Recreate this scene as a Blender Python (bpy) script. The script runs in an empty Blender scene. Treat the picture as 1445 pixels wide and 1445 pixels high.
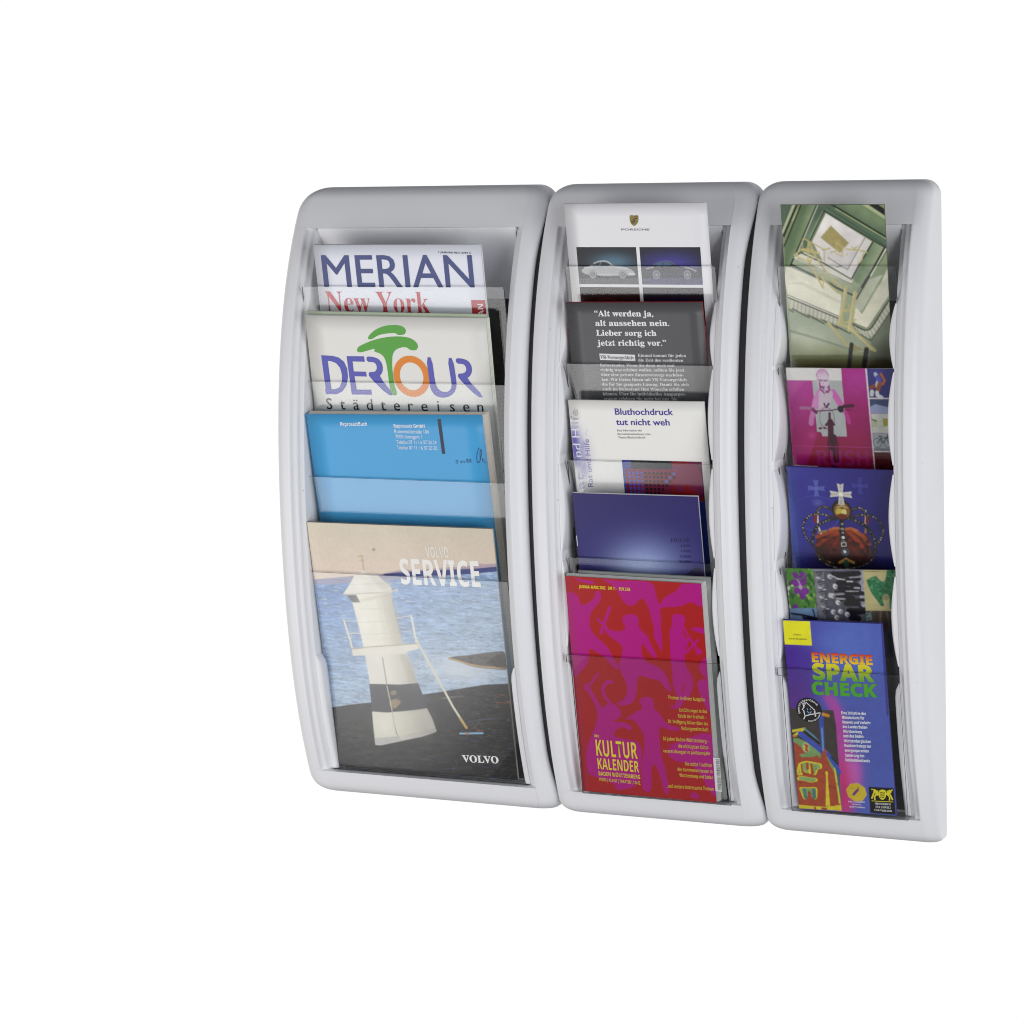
# Three wall-mounted leaflet racks filled with magazines and brochures.
import bpy, math, random
import numpy as np
from mathutils import Vector, Matrix
from mathutils.geometry import tessellate_polygon

sc = bpy.context.scene
COL = sc.collection
MM = 0.001

# ------------------------------------------------------------------ camera
cam_data = bpy.data.cameras.new('camera')
cam = bpy.data.objects.new('camera', cam_data)
COL.objects.link(cam)
cam_data.sensor_width = 36.0
cam_data.lens = 85.004
cam_data.shift_x = -0.08926
cam_data.shift_y = -0.24858
cam_data.clip_start = 0.05
cam_data.clip_end = 100.0
cr = Vector((0.93245, 0.36106, -0.01286)).normalized()
cb = Vector((0.36129, -0.93201, 0.02882)).normalized()
cu = cb.cross(cr).normalized()
m = Matrix((cr, cu, cb)).transposed().to_4x4()
m.translation = Vector((0.84392, -2.34693, 0.65211))
cam.matrix_world = m
sc.camera = cam

# ------------------------------------------------------------------ world: white studio behind, dimmer studio in front
world = bpy.data.worlds.new('World')
sc.world = world
world.use_nodes = True
nt = world.node_tree
nt.nodes.clear()
n_out = nt.nodes.new('ShaderNodeOutputWorld')
n_bg = nt.nodes.new('ShaderNodeBackground')
n_tc = nt.nodes.new('ShaderNodeTexCoord')
n_sep = nt.nodes.new('ShaderNodeSeparateXYZ')
nt.links.new(n_tc.outputs['Generated'], n_sep.inputs[0])
r_el = nt.nodes.new('ShaderNodeValToRGB')          # front hemisphere by height: dark above, lighter below
mp = nt.nodes.new('ShaderNodeMapRange')
mp.inputs['From Min'].default_value = -1.0
mp.inputs['From Max'].default_value = 1.0
nt.links.new(n_sep.outputs['Z'], mp.inputs['Value'])
nt.links.new(mp.outputs['Result'], r_el.inputs['Fac'])
r_el.color_ramp.elements[0].position = 0.0
r_el.color_ramp.elements[0].color = (0.06, 0.06, 0.06, 1)
r_el.color_ramp.elements[1].position = 1.0
r_el.color_ramp.elements[1].color = (0.03, 0.035, 0.045, 1)
e = r_el.color_ramp.elements.new(0.5)
e.color = (0.42, 0.42, 0.44, 1)
r_y = nt.nodes.new('ShaderNodeMapRange')
r_y.inputs['From Min'].default_value = 0.05
r_y.inputs['From Max'].default_value = 0.45
nt.links.new(n_sep.outputs['Y'], r_y.inputs['Value'])
mixw = nt.nodes.new('ShaderNodeMix')
mixw.data_type = 'RGBA'
band = nt.nodes.new('ShaderNodeValToRGB')           # the lit backdrop is a band around eye level
band.color_ramp.elements[0].position = 0.20
band.color_ramp.elements[0].color = (0, 0, 0, 1)
band.color_ramp.elements[1].position = 0.29
band.color_ramp.elements[1].color = (1, 1, 1, 1)
for p_, v_ in ((0.62, 1.0), (0.74, 0.0)):
    el = band.color_ramp.elements.new(p_)
    el.color = (v_, v_, v_, 1)
nt.links.new(mp.outputs['Result'], band.inputs['Fac'])
mulw = nt.nodes.new('ShaderNodeMath')
mulw.operation = 'MULTIPLY'
nt.links.new(r_y.outputs['Result'], mulw.inputs[0])
nt.links.new(band.outputs['Color'], mulw.inputs[1])
nt.links.new(mulw.outputs[0], mixw.inputs['Factor'])
nt.links.new(r_el.outputs['Color'], mixw.inputs['A'])
mixw.inputs['B'].default_value = (1.02, 1.02, 1.02, 1)
nt.links.new(mixw.outputs['Result'], n_bg.inputs['Color'])
n_bg.inputs['Strength'].default_value = 1.0
nt.links.new(n_bg.outputs[0], n_out.inputs[0])

# ------------------------------------------------------------------ studio lamps
def softbox(name, loc, target, sx, sy, radiance, colour=(1, 1, 1), roll=0.0):
    ld = bpy.data.lights.new(name, 'AREA')
    ld.shape = 'RECTANGLE'
    ld.size, ld.size_y = sx, sy
    ld.energy = radiance * math.pi * sx * sy
    ld.color = colour
    lo = bpy.data.objects.new(name, ld)
    COL.objects.link(lo)
    lo.location = loc
    d = Vector(target) - Vector(loc)
    q = Matrix.Rotation(math.radians(roll), 3, 'Z').to_quaternion()
    q.rotate(d.to_track_quat('-Z', 'Y'))
    lo.rotation_euler = q.to_euler()
    return lo

KEY = softbox('key_softbox', (-0.88, -1.235, -0.03), (-0.05, 0, 0.33), 1.40, 1.25, 2.1, (1.0, 0.985, 0.97), 38.5)
FILL = softbox('fill_softbox', (1.66, -1.32, 0.20), (0.0, 0, 0.33), 1.2, 1.3, 4.3, (0.97, 0.98, 1.0))
# the key box is bright in its middle and falls off towards its rim, as diffused boxes do
ld = KEY.data
ld.use_nodes = True
lt = ld.node_tree
em = next(n for n in lt.nodes if n.type == 'EMISSION')
gm = lt.nodes.new('ShaderNodeNewGeometry')
sx_ = lt.nodes.new('ShaderNodeSeparateXYZ')
lt.links.new(gm.outputs['Parametric'], sx_.inputs[0])
prod = None
for ax in ('X', 'Y'):
    pp = lt.nodes.new('ShaderNodeMath')          # u * (1 - u) * 4
    pp.operation = 'SUBTRACT'
    pp.inputs[0].default_value = 1.0
    lt.links.new(sx_.outputs[ax], pp.inputs[1])
    q = lt.nodes.new('ShaderNodeMath')
    q.operation = 'MULTIPLY'
    lt.links.new(sx_.outputs[ax], q.inputs[0])
    lt.links.new(pp.outputs[0], q.inputs[1])
    w = lt.nodes.new('ShaderNodeMapRange')
    w.interpolation_type = 'SMOOTHSTEP'
    w.inputs['From Min'].default_value = 0.0
    w.inputs['From Max'].default_value = 0.18
    w.inputs['To Min'].default_value = 0.12
    w.inputs['To Max'].default_value = 1.15
    lt.links.new(q.outputs[0], w.inputs['Value'])
    if prod is None:
        prod = w.outputs['Result']
    else:
        mu = lt.nodes.new('ShaderNodeMath')
        mu.operation = 'MULTIPLY'
        lt.links.new(prod, mu.inputs[0])
        lt.links.new(w.outputs['Result'], mu.inputs[1])
        prod = mu.outputs[0]
lt.links.new(prod, em.inputs['Strength'])

sc.view_settings.view_transform = 'Standard'
sc.view_settings.look = 'None'
sc.view_settings.gamma = 1.0
sc.view_settings.use_curve_mapping = False
sc.view_settings.exposure = 0.0
sc.render.film_transparent = False
sc.cycles.use_denoising = True
sc.cycles.filter_width = 1.05
sc.cycles.max_bounces = 10
sc.cycles.diffuse_bounces = 3
sc.cycles.transparent_max_bounces = 24

# ------------------------------------------------------------------ helpers
def lin(c):
    c = np.asarray(c, float) / 255.0
    return np.where(c <= 0.04045, c / 12.92, ((c + 0.055) / 1.055) ** 2.4)

def link(name, me, parent=None, mats=()):
    o = bpy.data.objects.new(name, me)
    COL.objects.link(o)
    for mt in mats:
        me.materials.append(mt)
    if parent is not None:
        o.parent = parent
    return o

def empty(name, loc=(0, 0, 0), label=None, cat=None, group=None):
    o = bpy.data.objects.new(name, None)
    o.empty_display_size = 0.05
    COL.objects.link(o)
    o.location = loc
    if label: o['label'] = label
    if cat: o['category'] = cat
    if group: o['group'] = group
    return o

def principled(name, colour, rough=0.4, spec=0.5, noise=0.0, nscale=40.0, bump=0.0, bscale=900.0):
    mt = bpy.data.materials.new(name)
    mt.use_nodes = True
    t = mt.node_tree
    b = t.nodes['Principled BSDF']
    b.inputs['Roughness'].default_value = rough
    b.inputs['Specular IOR Level'].default_value = spec
    col = tuple(colour) + (1.0,)
    tc = t.nodes.new('ShaderNodeTexCoord')
    if noise > 0:
        nz = t.nodes.new('ShaderNodeTexNoise')
        nz.inputs['Scale'].default_value = nscale
        nz.inputs['Detail'].default_value = 4
        t.links.new(tc.outputs['Object'], nz.inputs['Vector'])
        mr = t.nodes.new('ShaderNodeMapRange')
        mr.inputs['To Min'].default_value = 1.0 - noise
        mr.inputs['To Max'].default_value = 1.0 + noise
        t.links.new(nz.outputs['Fac'], mr.inputs['Value'])
        mx = t.nodes.new('ShaderNodeVectorMath')
        mx.operation = 'SCALE'
        mx.inputs[0].default_value = col[:3]
        t.links.new(mr.outputs['Result'], mx.inputs['Scale'])
        t.links.new(mx.outputs['Vector'], b.inputs['Base Color'])
    else:
        b.inputs['Base Color'].default_value = col
    if bump > 0:
        n2 = t.nodes.new('ShaderNodeTexNoise')
        n2.inputs['Scale'].default_value = bscale
        n2.inputs['Detail'].default_value = 2
        t.links.new(tc.outputs['Object'], n2.inputs['Vector'])
        bp = t.nodes.new('ShaderNodeBump')
        bp.inputs['Strength'].default_value = bump
        bp.inputs['Distance'].default_value = 0.0003
        t.links.new(n2.outputs['Fac'], bp.inputs['Height'])
        t.links.new(bp.outputs['Normal'], b.inputs['Normal'])
    return mt

def ink_material(name, rough=0.30, spec=0.25):
    mt = bpy.data.materials.new(name)
    mt.use_nodes = True
    t = mt.node_tree
    b = t.nodes['Principled BSDF']
    at = t.nodes.new('ShaderNodeAttribute')
    at.attribute_name = 'print'
    t.links.new(at.outputs['Color'], b.inputs['Base Color'])
    b.inputs['Roughness'].default_value = rough
    b.inputs['Specular IOR Level'].default_value = spec
    return mt

def thin_clear(name, tint, ior):
    mt = bpy.data.materials.new(name)
    mt.use_nodes = True
    t = mt.node_tree
    t.nodes.clear()
    out = t.nodes.new('ShaderNodeOutputMaterial')
    tr = t.nodes.new('ShaderNodeBsdfTransparent')
    tr.inputs[0].default_value = tint
    gl = t.nodes.new('ShaderNodeBsdfGlossy')
    tcs = t.nodes.new('ShaderNodeTexCoord')
    nzs = t.nodes.new('ShaderNodeTexNoise')            # faint smears
    nzs.inputs['Scale'].default_value = 18.0
    nzs.inputs['Detail'].default_value = 5
    t.links.new(tcs.outputs['Object'], nzs.inputs['Vector'])
    mrs = t.nodes.new('ShaderNodeMapRange')
    mrs.inputs['To Min'].default_value = 0.0
    mrs.inputs['To Max'].default_value = 0.05
    t.links.new(nzs.outputs['Fac'], mrs.inputs['Value'])
    t.links.new(mrs.outputs['Result'], gl.inputs['Roughness'])
    fr = t.nodes.new('ShaderNodeFresnel')
    ge = t.nodes.new('ShaderNodeNewGeometry')          # leaving faces use the inverse index, as a thin flat sheet does
    mi = t.nodes.new('ShaderNodeMapRange')
    mi.inputs['To Min'].default_value = ior
    mi.inputs['To Max'].default_value = 1.0 / ior
    t.links.new(ge.outputs['Backfacing'], mi.inputs['Value'])
    t.links.new(mi.outputs['Result'], fr.inputs['IOR'])
    mx = t.nodes.new('ShaderNodeMixShader')
    t.links.new(fr.outputs[0], mx.inputs[0])
    t.links.new(tr.outputs[0], mx.inputs[1])
    t.links.new(gl.outputs[0], mx.inputs[2])
    t.links.new(mx.outputs[0], out.inputs[0])
    return mt

def edge_clear(name):
    mt = bpy.data.materials.new(name)
    mt.use_nodes = True
    t = mt.node_tree
    t.nodes.clear()
    out = t.nodes.new('ShaderNodeOutputMaterial')
    tr = t.nodes.new('ShaderNodeBsdfTransparent')
    tr.inputs[0].default_value = (0.75, 0.76, 0.8, 1)
    pb = t.nodes.new('ShaderNodeBsdfPrincipled')
    pb.inputs['Base Color'].default_value = (0.03, 0.03, 0.045, 1)
    pb.inputs['Roughness'].default_value = 0.35
    pb.inputs['Specular IOR Level'].default_value = 0.25
    mx = t.nodes.new('ShaderNodeMixShader')
    mx.inputs[0].default_value = 0.85
    t.links.new(tr.outputs[0], mx.inputs[1])
    t.links.new(pb.outputs[0], mx.inputs[2])
    t.links.new(mx.outputs[0], out.inputs[0])
    return mt

M_PLASTIC = principled('light_grey_plastic', (0.83, 0.835, 0.855), 0.36, 0.4, 0.015, 30, 0.08, 1500)
# sparse dust specks and faint scuffs in the plastic
_t = M_PLASTIC.node_tree
_b = _t.nodes['Principled BSDF']
_src = _b.inputs['Base Color'].links[0].from_socket
_tc = _t.nodes.new('ShaderNodeTexCoord')
_vo = _t.nodes.new('ShaderNodeTexVoronoi')
_vo.inputs['Scale'].default_value = 22.0
_t.links.new(_tc.outputs['Object'], _vo.inputs['Vector'])
_sp = _t.nodes.new('ShaderNodeMapRange')
_sp.inputs['From Min'].default_value = 0.012
_sp.inputs['From Max'].default_value = 0.03
_sp.inputs['To Min'].default_value = 0.72
_sp.inputs['To Max'].default_value = 1.0
_t.links.new(_vo.outputs['Distance'], _sp.inputs['Value'])
_sc = _t.nodes.new('ShaderNodeVectorMath')
_sc.operation = 'SCALE'
_t.links.new(_src, _sc.inputs[0])
_t.links.new(_sp.outputs['Result'], _sc.inputs['Scale'])
_t.links.new(_sc.outputs['Vector'], _b.inputs['Base Color'])
_nr = _t.nodes.new('ShaderNodeTexNoise')
_nr.inputs['Scale'].default_value = 14.0
_nr.inputs['Detail'].default_value = 6
_t.links.new(_tc.outputs['Object'], _nr.inputs['Vector'])
_mr = _t.nodes.new('ShaderNodeMapRange')
_mr.inputs['To Min'].default_value = 0.28
_mr.inputs['To Max'].default_value = 0.46
_t.links.new(_nr.outputs['Fac'], _mr.inputs['Value'])
_t.links.new(_mr.outputs['Result'], _b.inputs['Roughness'])
M_SHADE = principled('charcoal_shade', (0.035, 0.036, 0.04), 0.6, 0.3, 0.1, 60)  # near-black colour standing in for shade in recesses and seams
M_CLEAR = thin_clear('clear_acrylic', (0.985, 0.99, 0.99, 1), 1.5)
M_EDGE = edge_clear('acrylic_edge')
M_INK = ink_material('printed_gloss_paper')
M_PAPER = principled('page_paper', (0.72, 0.71, 0.68), 0.6, 0.3, 0.10, 300)

# ------------------------------------------------------------------ rack body
H = 656.5
ZB, ZT = 27.0, 612.5

def depth_profile(z):
    s = (z - 325.0) / 325.0
    return 95.07 + 12.87 * s - 41.16 * s * s - 10.15 * s ** 3 - 23.68 * s ** 4

def end_round(z, r=12.0):
    D = depth_profile(z)
    k = min(z, H - z)
    if k < r:
        D -= r - math.sqrt(max(0.0, r * r - (r - k) ** 2))
    return D

def outline_inset(z, rt, rb):
    if z > H - rt:
        q = z - (H - rt)
        return rt - math.sqrt(max(0.0, rt * rt - q * q))
    if z < rb:
        q = rb - z
        return rb - math.sqrt(max(0.0, rb * rb - q * q))
    return 0.0

def back_depth(z):
    if z > 520:
        t = (z - 520) / (ZT - 520)
        t = min(1.0, t)
        return 14 + (50 - 14) * (t ** 1.7)
    return 14.0

# stations across a stile, measured from the outer edge: (offset, depth below the front skin)
SHOULDER = [(0.0, None)] + [(13.0 * (1 - math.cos(a)), 13.0 * (1 - math.sin(a))) for a in [math.radians(v) for v in (0, 10, 20, 32, 45, 58, 72, 90)]]

def stile(lip, draft=0.0):
    st = [SHOULDER[0]] + ([(0.05, 'f0'), (draft - 0.3, 'f1')] if draft > 1 else []) + [(x + draft, d) for x, d in SHOULDER[1:]]
    st += [(max(lip - 3.5, 13.2 + draft), -0.3), (max(lip - 1.6, 14.0 + draft), -0.6), (max(lip - 0.6, 14.4 + draft), -0.2), (lip + 0.3, 2.2), (lip + 1.0, 3.4),
           (lip + 3.2, 3.9), (lip + 5.2, 4.3), (lip + 6.0, 5.2), (lip + 6.7, 7.6), (lip + 7.6, 8.6), (lip + 10.4, 9.4), (lip + 11.2, 10.6)]
    return st

def build_frame(root, W, lipL, lipR, radii, draft=0.0):
    """W outer width; lipL / lipR = stile width to the lip."""
    L = stile(lipL)
    R = stile(lipR, draft)
    xs = [(x, d, 'L') for x, d in L]
    xl_wall = lipL + 11.8
    xr_wall = W - lipR - 11.8
    inner = [xl_wall] + [xl_wall + 0.6 + (xr_wall - xl_wall - 1.2) * i / 14 for i in range(15)] + [xr_wall]
    xs += [(x, 'back', 'M') for x in inner]
    xs += [(W - x, d, 'R') for x, d in reversed(R)]
    rows = [0.0, 0.4, 1.2, 2.6, 4.6, 7.0, 10, 14, 18, 22, 24.5, 26.0, 26.8, 27.6, 30]
    z = 36.0
    while z < 605:
        rows.append(z)
        z += 6.5
    rows += [608, 611.2, 612.2, 613.2, 615, 618, 622, 626, 630, 634, 638, 641, 644, 646.5, 648.6, 650.5, 652.2, 653.7, 654.9, 655.7, 656.2, 656.5]
    verts, nx = [], len(xs)
    for ri, z in enumerate(rows):
        D = end_round(z)
        iL = outline_inset(z, radii[0], radii[1])
        iR = outline_inset(z, radii[2], radii[3])
        k = (W - iL - iR) / W
        opening = 27.2 < z < 612.4
        fade = 1.0 - min(1.0, max(0.0, min((z - 6.0) / 60.0, (H - 6.0 - z) / 80.0)))
        fade = fade * fade * (3 - 2 * fade)
        for x, d, side in xs:
            if draft > 1 and side == 'R' and d not in (None, 'f0') and W - x < draft + 13.2:
                q = W - x                                  # outer wall leans out to the neighbour at the ends
                q = max(0.08, q - draft * fade * (1.0 - max(0.0, q - draft) / 13.2))
                x = W - q
            xx = iL + x * k
            if d is None:
                dep = 0.0
            elif d in ('f0', 'f1'):
                dep = 3.0 if d == 'f0' else 4.0
            elif d == 'back':
                dep = (min(back_depth(z), D - 11) if z < 600 else min(back_depth(z), D - 4.5 - max(0.0, 608 - z) * 0.8)) if opening else D
            else:
                inside = (side == 'L' and x > lipL) or (side == 'R' and W - x > lipR)
                dd = d
                if inside and not opening:
                    dd = 0.0
                elif not inside and not opening and d < 0:
                    dd = d * 0.3
                dep = max(0.5, D - dd) if not (dd > D) else 0.5
            verts.append((xx * MM, -dep * MM, z * MM))
    faces = []
    nr = len(rows)
    for r in range(nr - 1):
        for c in range(nx - 1):
            a = r * nx + c
            faces.append((a, a + 1, a + nx + 1, a + nx))
    # bottom and top caps down to the back plane, then the back
    def cap(r, flip):
        base = len(verts)
        for c in range(nx):
            x, y, z = verts[r * nx + c]
            verts.append((x, 0.0, z))
        for c in range(nx - 1):
            q = (r * nx + c, base + c, base + c + 1, r * nx + c + 1)
            faces.append(q if not flip else q[::-1])
        return base
    b0 = cap(0, False)
    b1 = cap(nr - 1, True)
    me = bpy.data.meshes.new('frame')
    me.from_pydata(verts, [], faces)
    me.update()
    for p in me.polygons:
        p.use_smooth = True
    try:
        me.set_sharp_from_angle(angle=math.radians(50))
    except Exception:
        pass
    return link('frame', me, root, [M_PLASTIC])

def clip_mesh(x0, sgn, z0, z1, out, blunt=False):
    """a lens shaped clip bulging out of a rail's inner wall at x0 (sgn = direction into the opening)"""
    n = 18
    prof = []
    for i in range(n + 1):
        t = i / n
        z = z0 + (z1 - z0) * t
        if blunt:
            w = out * min(1.0, math.sqrt(max(0.0, 1 - max(0.0, (t - 0.86) / 0.14) ** 2)))
        else:
            w = out * math.sin(math.pi * t) ** 0.75
        prof.append((z, w))
    verts, faces = [], []
    for z, w in prof:
        D = depth_profile(z) - 9.0
        for (fx, dep) in ((-1.5, D + 0.3), (w * 0.45, D + 0.5), (w * 0.85, D - 0.6), (w, D - 2.4), (w, D - 14), (w, D - 34 if D > 60 else D * 0.4), (-1.5, D - 34 if D > 60 else D * 0.4)):
            verts.append(((x0 + sgn * fx) * MM, -max(dep, 8.0) * MM, z * MM))
    k = 7
    for i in range(n):
        for j in range(k):
            a, b = i * k + j, i * k + (j + 1) % k
            q = (a, b, b + k, a + k)
            faces.append(q if sgn > 0 else q[::-1])
    faces.append(tuple(range(k)) if sgn < 0 else tuple(range(k))[::-1])
    t = [n * k + j for j in range(k)]
    faces.append(tuple(t) if sgn > 0 else tuple(t)[::-1])
    me = bpy.data.meshes.new('clip')
    me.from_pydata(verts, [], faces)
    me.update()
    for p in me.polygons:
        p.use_smooth = True
    me.set_sharp_from_angle(angle=math.radians(45))
    return me

SLOPE = 0.205
CZ = math.sqrt(1 + SLOPE * SLOPE)

def pocket_mesh(x0, x1, ztop, height, ear=0.0, earh=0.0):
    """clear pocket: leaning front sheet (2 mm) with a floor running back; top edge at depth 77"""
    T = 2.3
    zb = ztop - height
    xs = (x0, x1)
    verts, faces, mi = [], [], []
    def P(x, z, off):
        return (x * MM, -(77.0 + SLOPE * (z - ztop) - off) * MM, z * MM)
    def slab(pts, edge_only_top=False):
        b = len(verts)
        n = len(pts)
        for (x, z) in pts:
            verts.append(P(x, z, 0.0))
        for (x, z) in pts:
            verts.append(P(x, z, T))
        faces.append(tuple(b + i for i in range(n))); mi.append(0)
        faces.append(tuple(b + n + i for i in reversed(range(n)))); mi.append(0)
        for i in range(n):
            j = (i + 1) % n
            faces.append((b + j, b + i, b + n + i, b + n + j)); mi.append(1)
    r = 1.6
    pts = [(x0, zb), (x1, zb), (x1, ztop - r), (x1 - r * 0.3, ztop - r * 0.3), (x1 - r, ztop)]
    if ear > 0:
        pts += [(x0 - ear + 1, ztop), (x0 - ear + 0.2, ztop - 0.6), (x0 - ear, ztop - 1.6), (x0 - ear, ztop - earh), (x0, ztop - earh)]
    else:
        pts += [(x0 + r, ztop), (x0 + r * 0.3, ztop - r * 0.3), (x0, ztop - r)]
    slab(pts)
    # floor
    b = len(verts)
    dF = 77.0 - SLOPE * height - T
    for z in (zb + 1.6, zb):
        for (x, dd) in ((x0 + .3, dF - 0.05), (x1 - .3, dF - 0.05), (x1 - .3, max(15.0, dF - 16)), (x0 + .3, max(15.0, dF - 16))):
            verts.append((x * MM, -dd * MM, z * MM))
    for q in ((0, 1, 2, 3), (7, 6, 5, 4), (0, 4, 5, 1), (1, 5, 6, 2), (2, 6, 7, 3), (3, 7, 4, 0)):
        faces.append(tuple(b + i for i in q)); mi.append(0)
    me = bpy.data.meshes.new('pocket')
    me.from_pydata(verts, [], faces)
    me.update()
    for p, i in zip(me.polygons, mi):
        p.material_index = i
    return me

# racks: outer x0, outer x1, lip left x, lip right x, panel x0, panel x1, pocket tops, pocket height
RACKS = [
    (-405.0, -114.2, -385.3, -133.0, -379.1, -146.3, (551.5, 450.9, 349.8, 248.4), 220.5,
     'widest light grey wall rack with four large clear pockets, leftmost of three'),
    (-114.0, 113.0, -93.7, 91.5, -78.5, 82.2, (572.8, 474.0, 375.9, 276.7, 177.1), 149.2,
     'medium light grey wall rack with five clear pockets, between the other two'),
    (113.2, 292.7, 133.1, 274.9, 146.2, 264.8, (572.8, 474.0, 375.9, 276.7, 177.1), 149.2,
     'narrowest light grey wall rack with five slim clear pockets, rightmost of three'),
]
for ri, (x0, x1, ll, lr, p0, p1, tops, ph, label) in enumerate(RACKS):
    root = empty('wall_rack', (x0 * MM, 0, 0), label, 'leaflet rack', 'three wall racks side by side')
    W = x1 - x0
    build_frame(root, W, ll - x0, x1 - lr, ((28, 22, 22, 14), (22, 15, 22, 14), (20, 15, 16, 6))[ri], (5.5, 7.5, 0.5)[ri])
    me = bpy.data.meshes.new('recess_shade')  # added dark sheet, paints the shade at the back of the recess
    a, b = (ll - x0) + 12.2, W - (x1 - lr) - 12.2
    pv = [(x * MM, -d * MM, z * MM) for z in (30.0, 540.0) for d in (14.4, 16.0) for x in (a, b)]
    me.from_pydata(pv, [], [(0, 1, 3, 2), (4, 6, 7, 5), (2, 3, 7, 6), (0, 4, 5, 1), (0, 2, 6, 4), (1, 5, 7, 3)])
    link('recess_shade', me, root, [M_SHADE])
    if ri < 2:                      # added dark strip: paints the shade in the seam to the next rack
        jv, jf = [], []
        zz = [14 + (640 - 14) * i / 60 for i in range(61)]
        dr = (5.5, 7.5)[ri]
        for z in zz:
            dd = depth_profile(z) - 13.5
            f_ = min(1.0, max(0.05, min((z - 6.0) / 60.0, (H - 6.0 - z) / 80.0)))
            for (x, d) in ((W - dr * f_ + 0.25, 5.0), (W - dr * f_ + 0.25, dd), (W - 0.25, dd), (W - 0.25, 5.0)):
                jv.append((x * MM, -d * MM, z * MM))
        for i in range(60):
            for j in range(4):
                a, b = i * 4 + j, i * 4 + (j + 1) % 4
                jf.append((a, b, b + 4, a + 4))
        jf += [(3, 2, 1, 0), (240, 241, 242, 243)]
        me = bpy.data.meshes.new('seam_shade')
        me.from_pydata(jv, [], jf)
        link('seam_shade', me, root, [M_SHADE])
    wl, wr = (ll - x0) + 11.6, W - (x1 - lr) - 11.6
    # clips that hold the pockets
    spans = []
    oc = 4.8 if ri == 1 else 5.4
    if ri == 0:
        spans = [(158.0, 29.0, 5.0, True)]
    else:
        for k, zt in enumerate(tops):
            if k == 0:
                spans.append((zt - 36, zt - 98, oc, False))
            elif k < 4:
                spans.append((zt - 3, zt - 92, oc, False))
            else:
                spans.append((zt - 9, 29.0, oc, True))
    for (za, zb_, out, blunt) in spans:
        for (xw, sg) in ((wl, 1), (wr, -1)):
            link('clip', clip_mesh(xw, sg, zb_, za, out, blunt), root, [M_PLASTIC])
    for k, zt in enumerate(tops):
        last = k == len(tops) - 1
        ear, eh = (0.0, 0.0)
        if last and ri > 0:
            ear, eh = 4.5, 8.0
        me = pocket_mesh(p0 - x0, p1 - x0, zt, ph, ear, eh)
        link('clear_pocket', me, root, [M_CLEAR, M_EDGE])

# ------------------------------------------------------------------ printed matter
class Cover:
    """maps cover millimetres (u right, v down, h out of the page) to the world"""
    def __init__(s, z0, x, z, rot, W, Hh, curl=0.0, curlx=0.0):
        s.z0, s.x, s.z, s.rot, s.W, s.H, s.curl, s.curlx = z0, x, z, rot, W, Hh, curl, curlx
        s.d0 = 74.0 + SLOPE * (z - z0)
        s.org = Vector((x * MM, -s.d0 * MM, z * MM))
        up = Vector((0, -SLOPE / CZ, 1 / CZ))
        rt = Vector((1, 0, 0))
        s.ux = rt * math.cos(rot) + up * math.sin(rot)
        s.uy = up * math.cos(rot) - rt * math.sin(rot)
        s.n = s.ux.cross(s.uy)          # out of the page, towards the viewer
    def arr(s, u, v, h):
        u = np.asarray(u, float); v = np.asarray(v, float); h = np.asarray(h, float)
        uu = np.clip(u / s.W, 0, 1); vv = np.clip(v / s.H, 0, 1)
        hh = h - s.curl * (1 - vv) ** 2 - s.curlx * uu ** 3 * (1 - vv)
        P = np.outer(u, np.array(s.ux)) + np.outer(-v, np.array(s.uy)) + np.outer(hh, np.array(s.n))
        return P * MM

def mesh_np(name, V, faces_flat, sizes, cols=None, smooth=False):
    me = bpy.data.meshes.new(name)
    me.vertices.add(len(V))
    me.vertices.foreach_set('co', np.ascontiguousarray(V, np.float32).ravel())
    me.loops.add(len(faces_flat))
    me.loops.foreach_set('vertex_index', np.asarray(faces_flat, np.int32))
    me.polygons.add(len(sizes))
    st = np.concatenate([[0], np.cumsum(sizes)[:-1]]).astype(np.int32)
    me.polygons.foreach_set('loop_start', st)
    me.update(calc_edges=True)
    me.validate()
    if cols is not None:
        a = me.color_attributes.new('print', 'FLOAT_COLOR', 'POINT')
        c4 = np.ones((len(V), 4), np.float32)
        c4[:, :3] = cols
        a.data.foreach_set('color', c4.ravel())
    if smooth:
        me.polygons.foreach_set('use_smooth', np.ones(len(sizes), bool))
    return me

def grid_faces(nu, nv):
    i = np.arange((nv - 1) * (nu - 1))
    r, c = i // (nu - 1), i % (nu - 1)
    a = r * nu + c
    return np.stack([a, a + nu, a + nu + 1, a + 1], 1).ravel(), np.full(len(i), 4)

# --- text glyphs as outlines ------------------------------------------------
SERIF, SANSB = {}, {}
for i in range(26):
    SERIF[chr(65 + i)] = chr(0x1D400 + i); SERIF[chr(97 + i)] = chr(0x1D41A + i)
    SANSB[chr(65 + i)] = chr(0x1D5D4 + i); SANSB[chr(97 + i)] = chr(0x1D5EE + i)
for i in range(10):
    SERIF[chr(48 + i)] = chr(0x1D7CE + i); SANSB[chr(48 + i)] = chr(0x1D7EC + i)
UML = {'ä': 'a', 'ö': 'o', 'ü': 'u', 'Ä': 'A', 'Ö': 'O', 'Ü': 'U'}
_cache = {}

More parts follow.
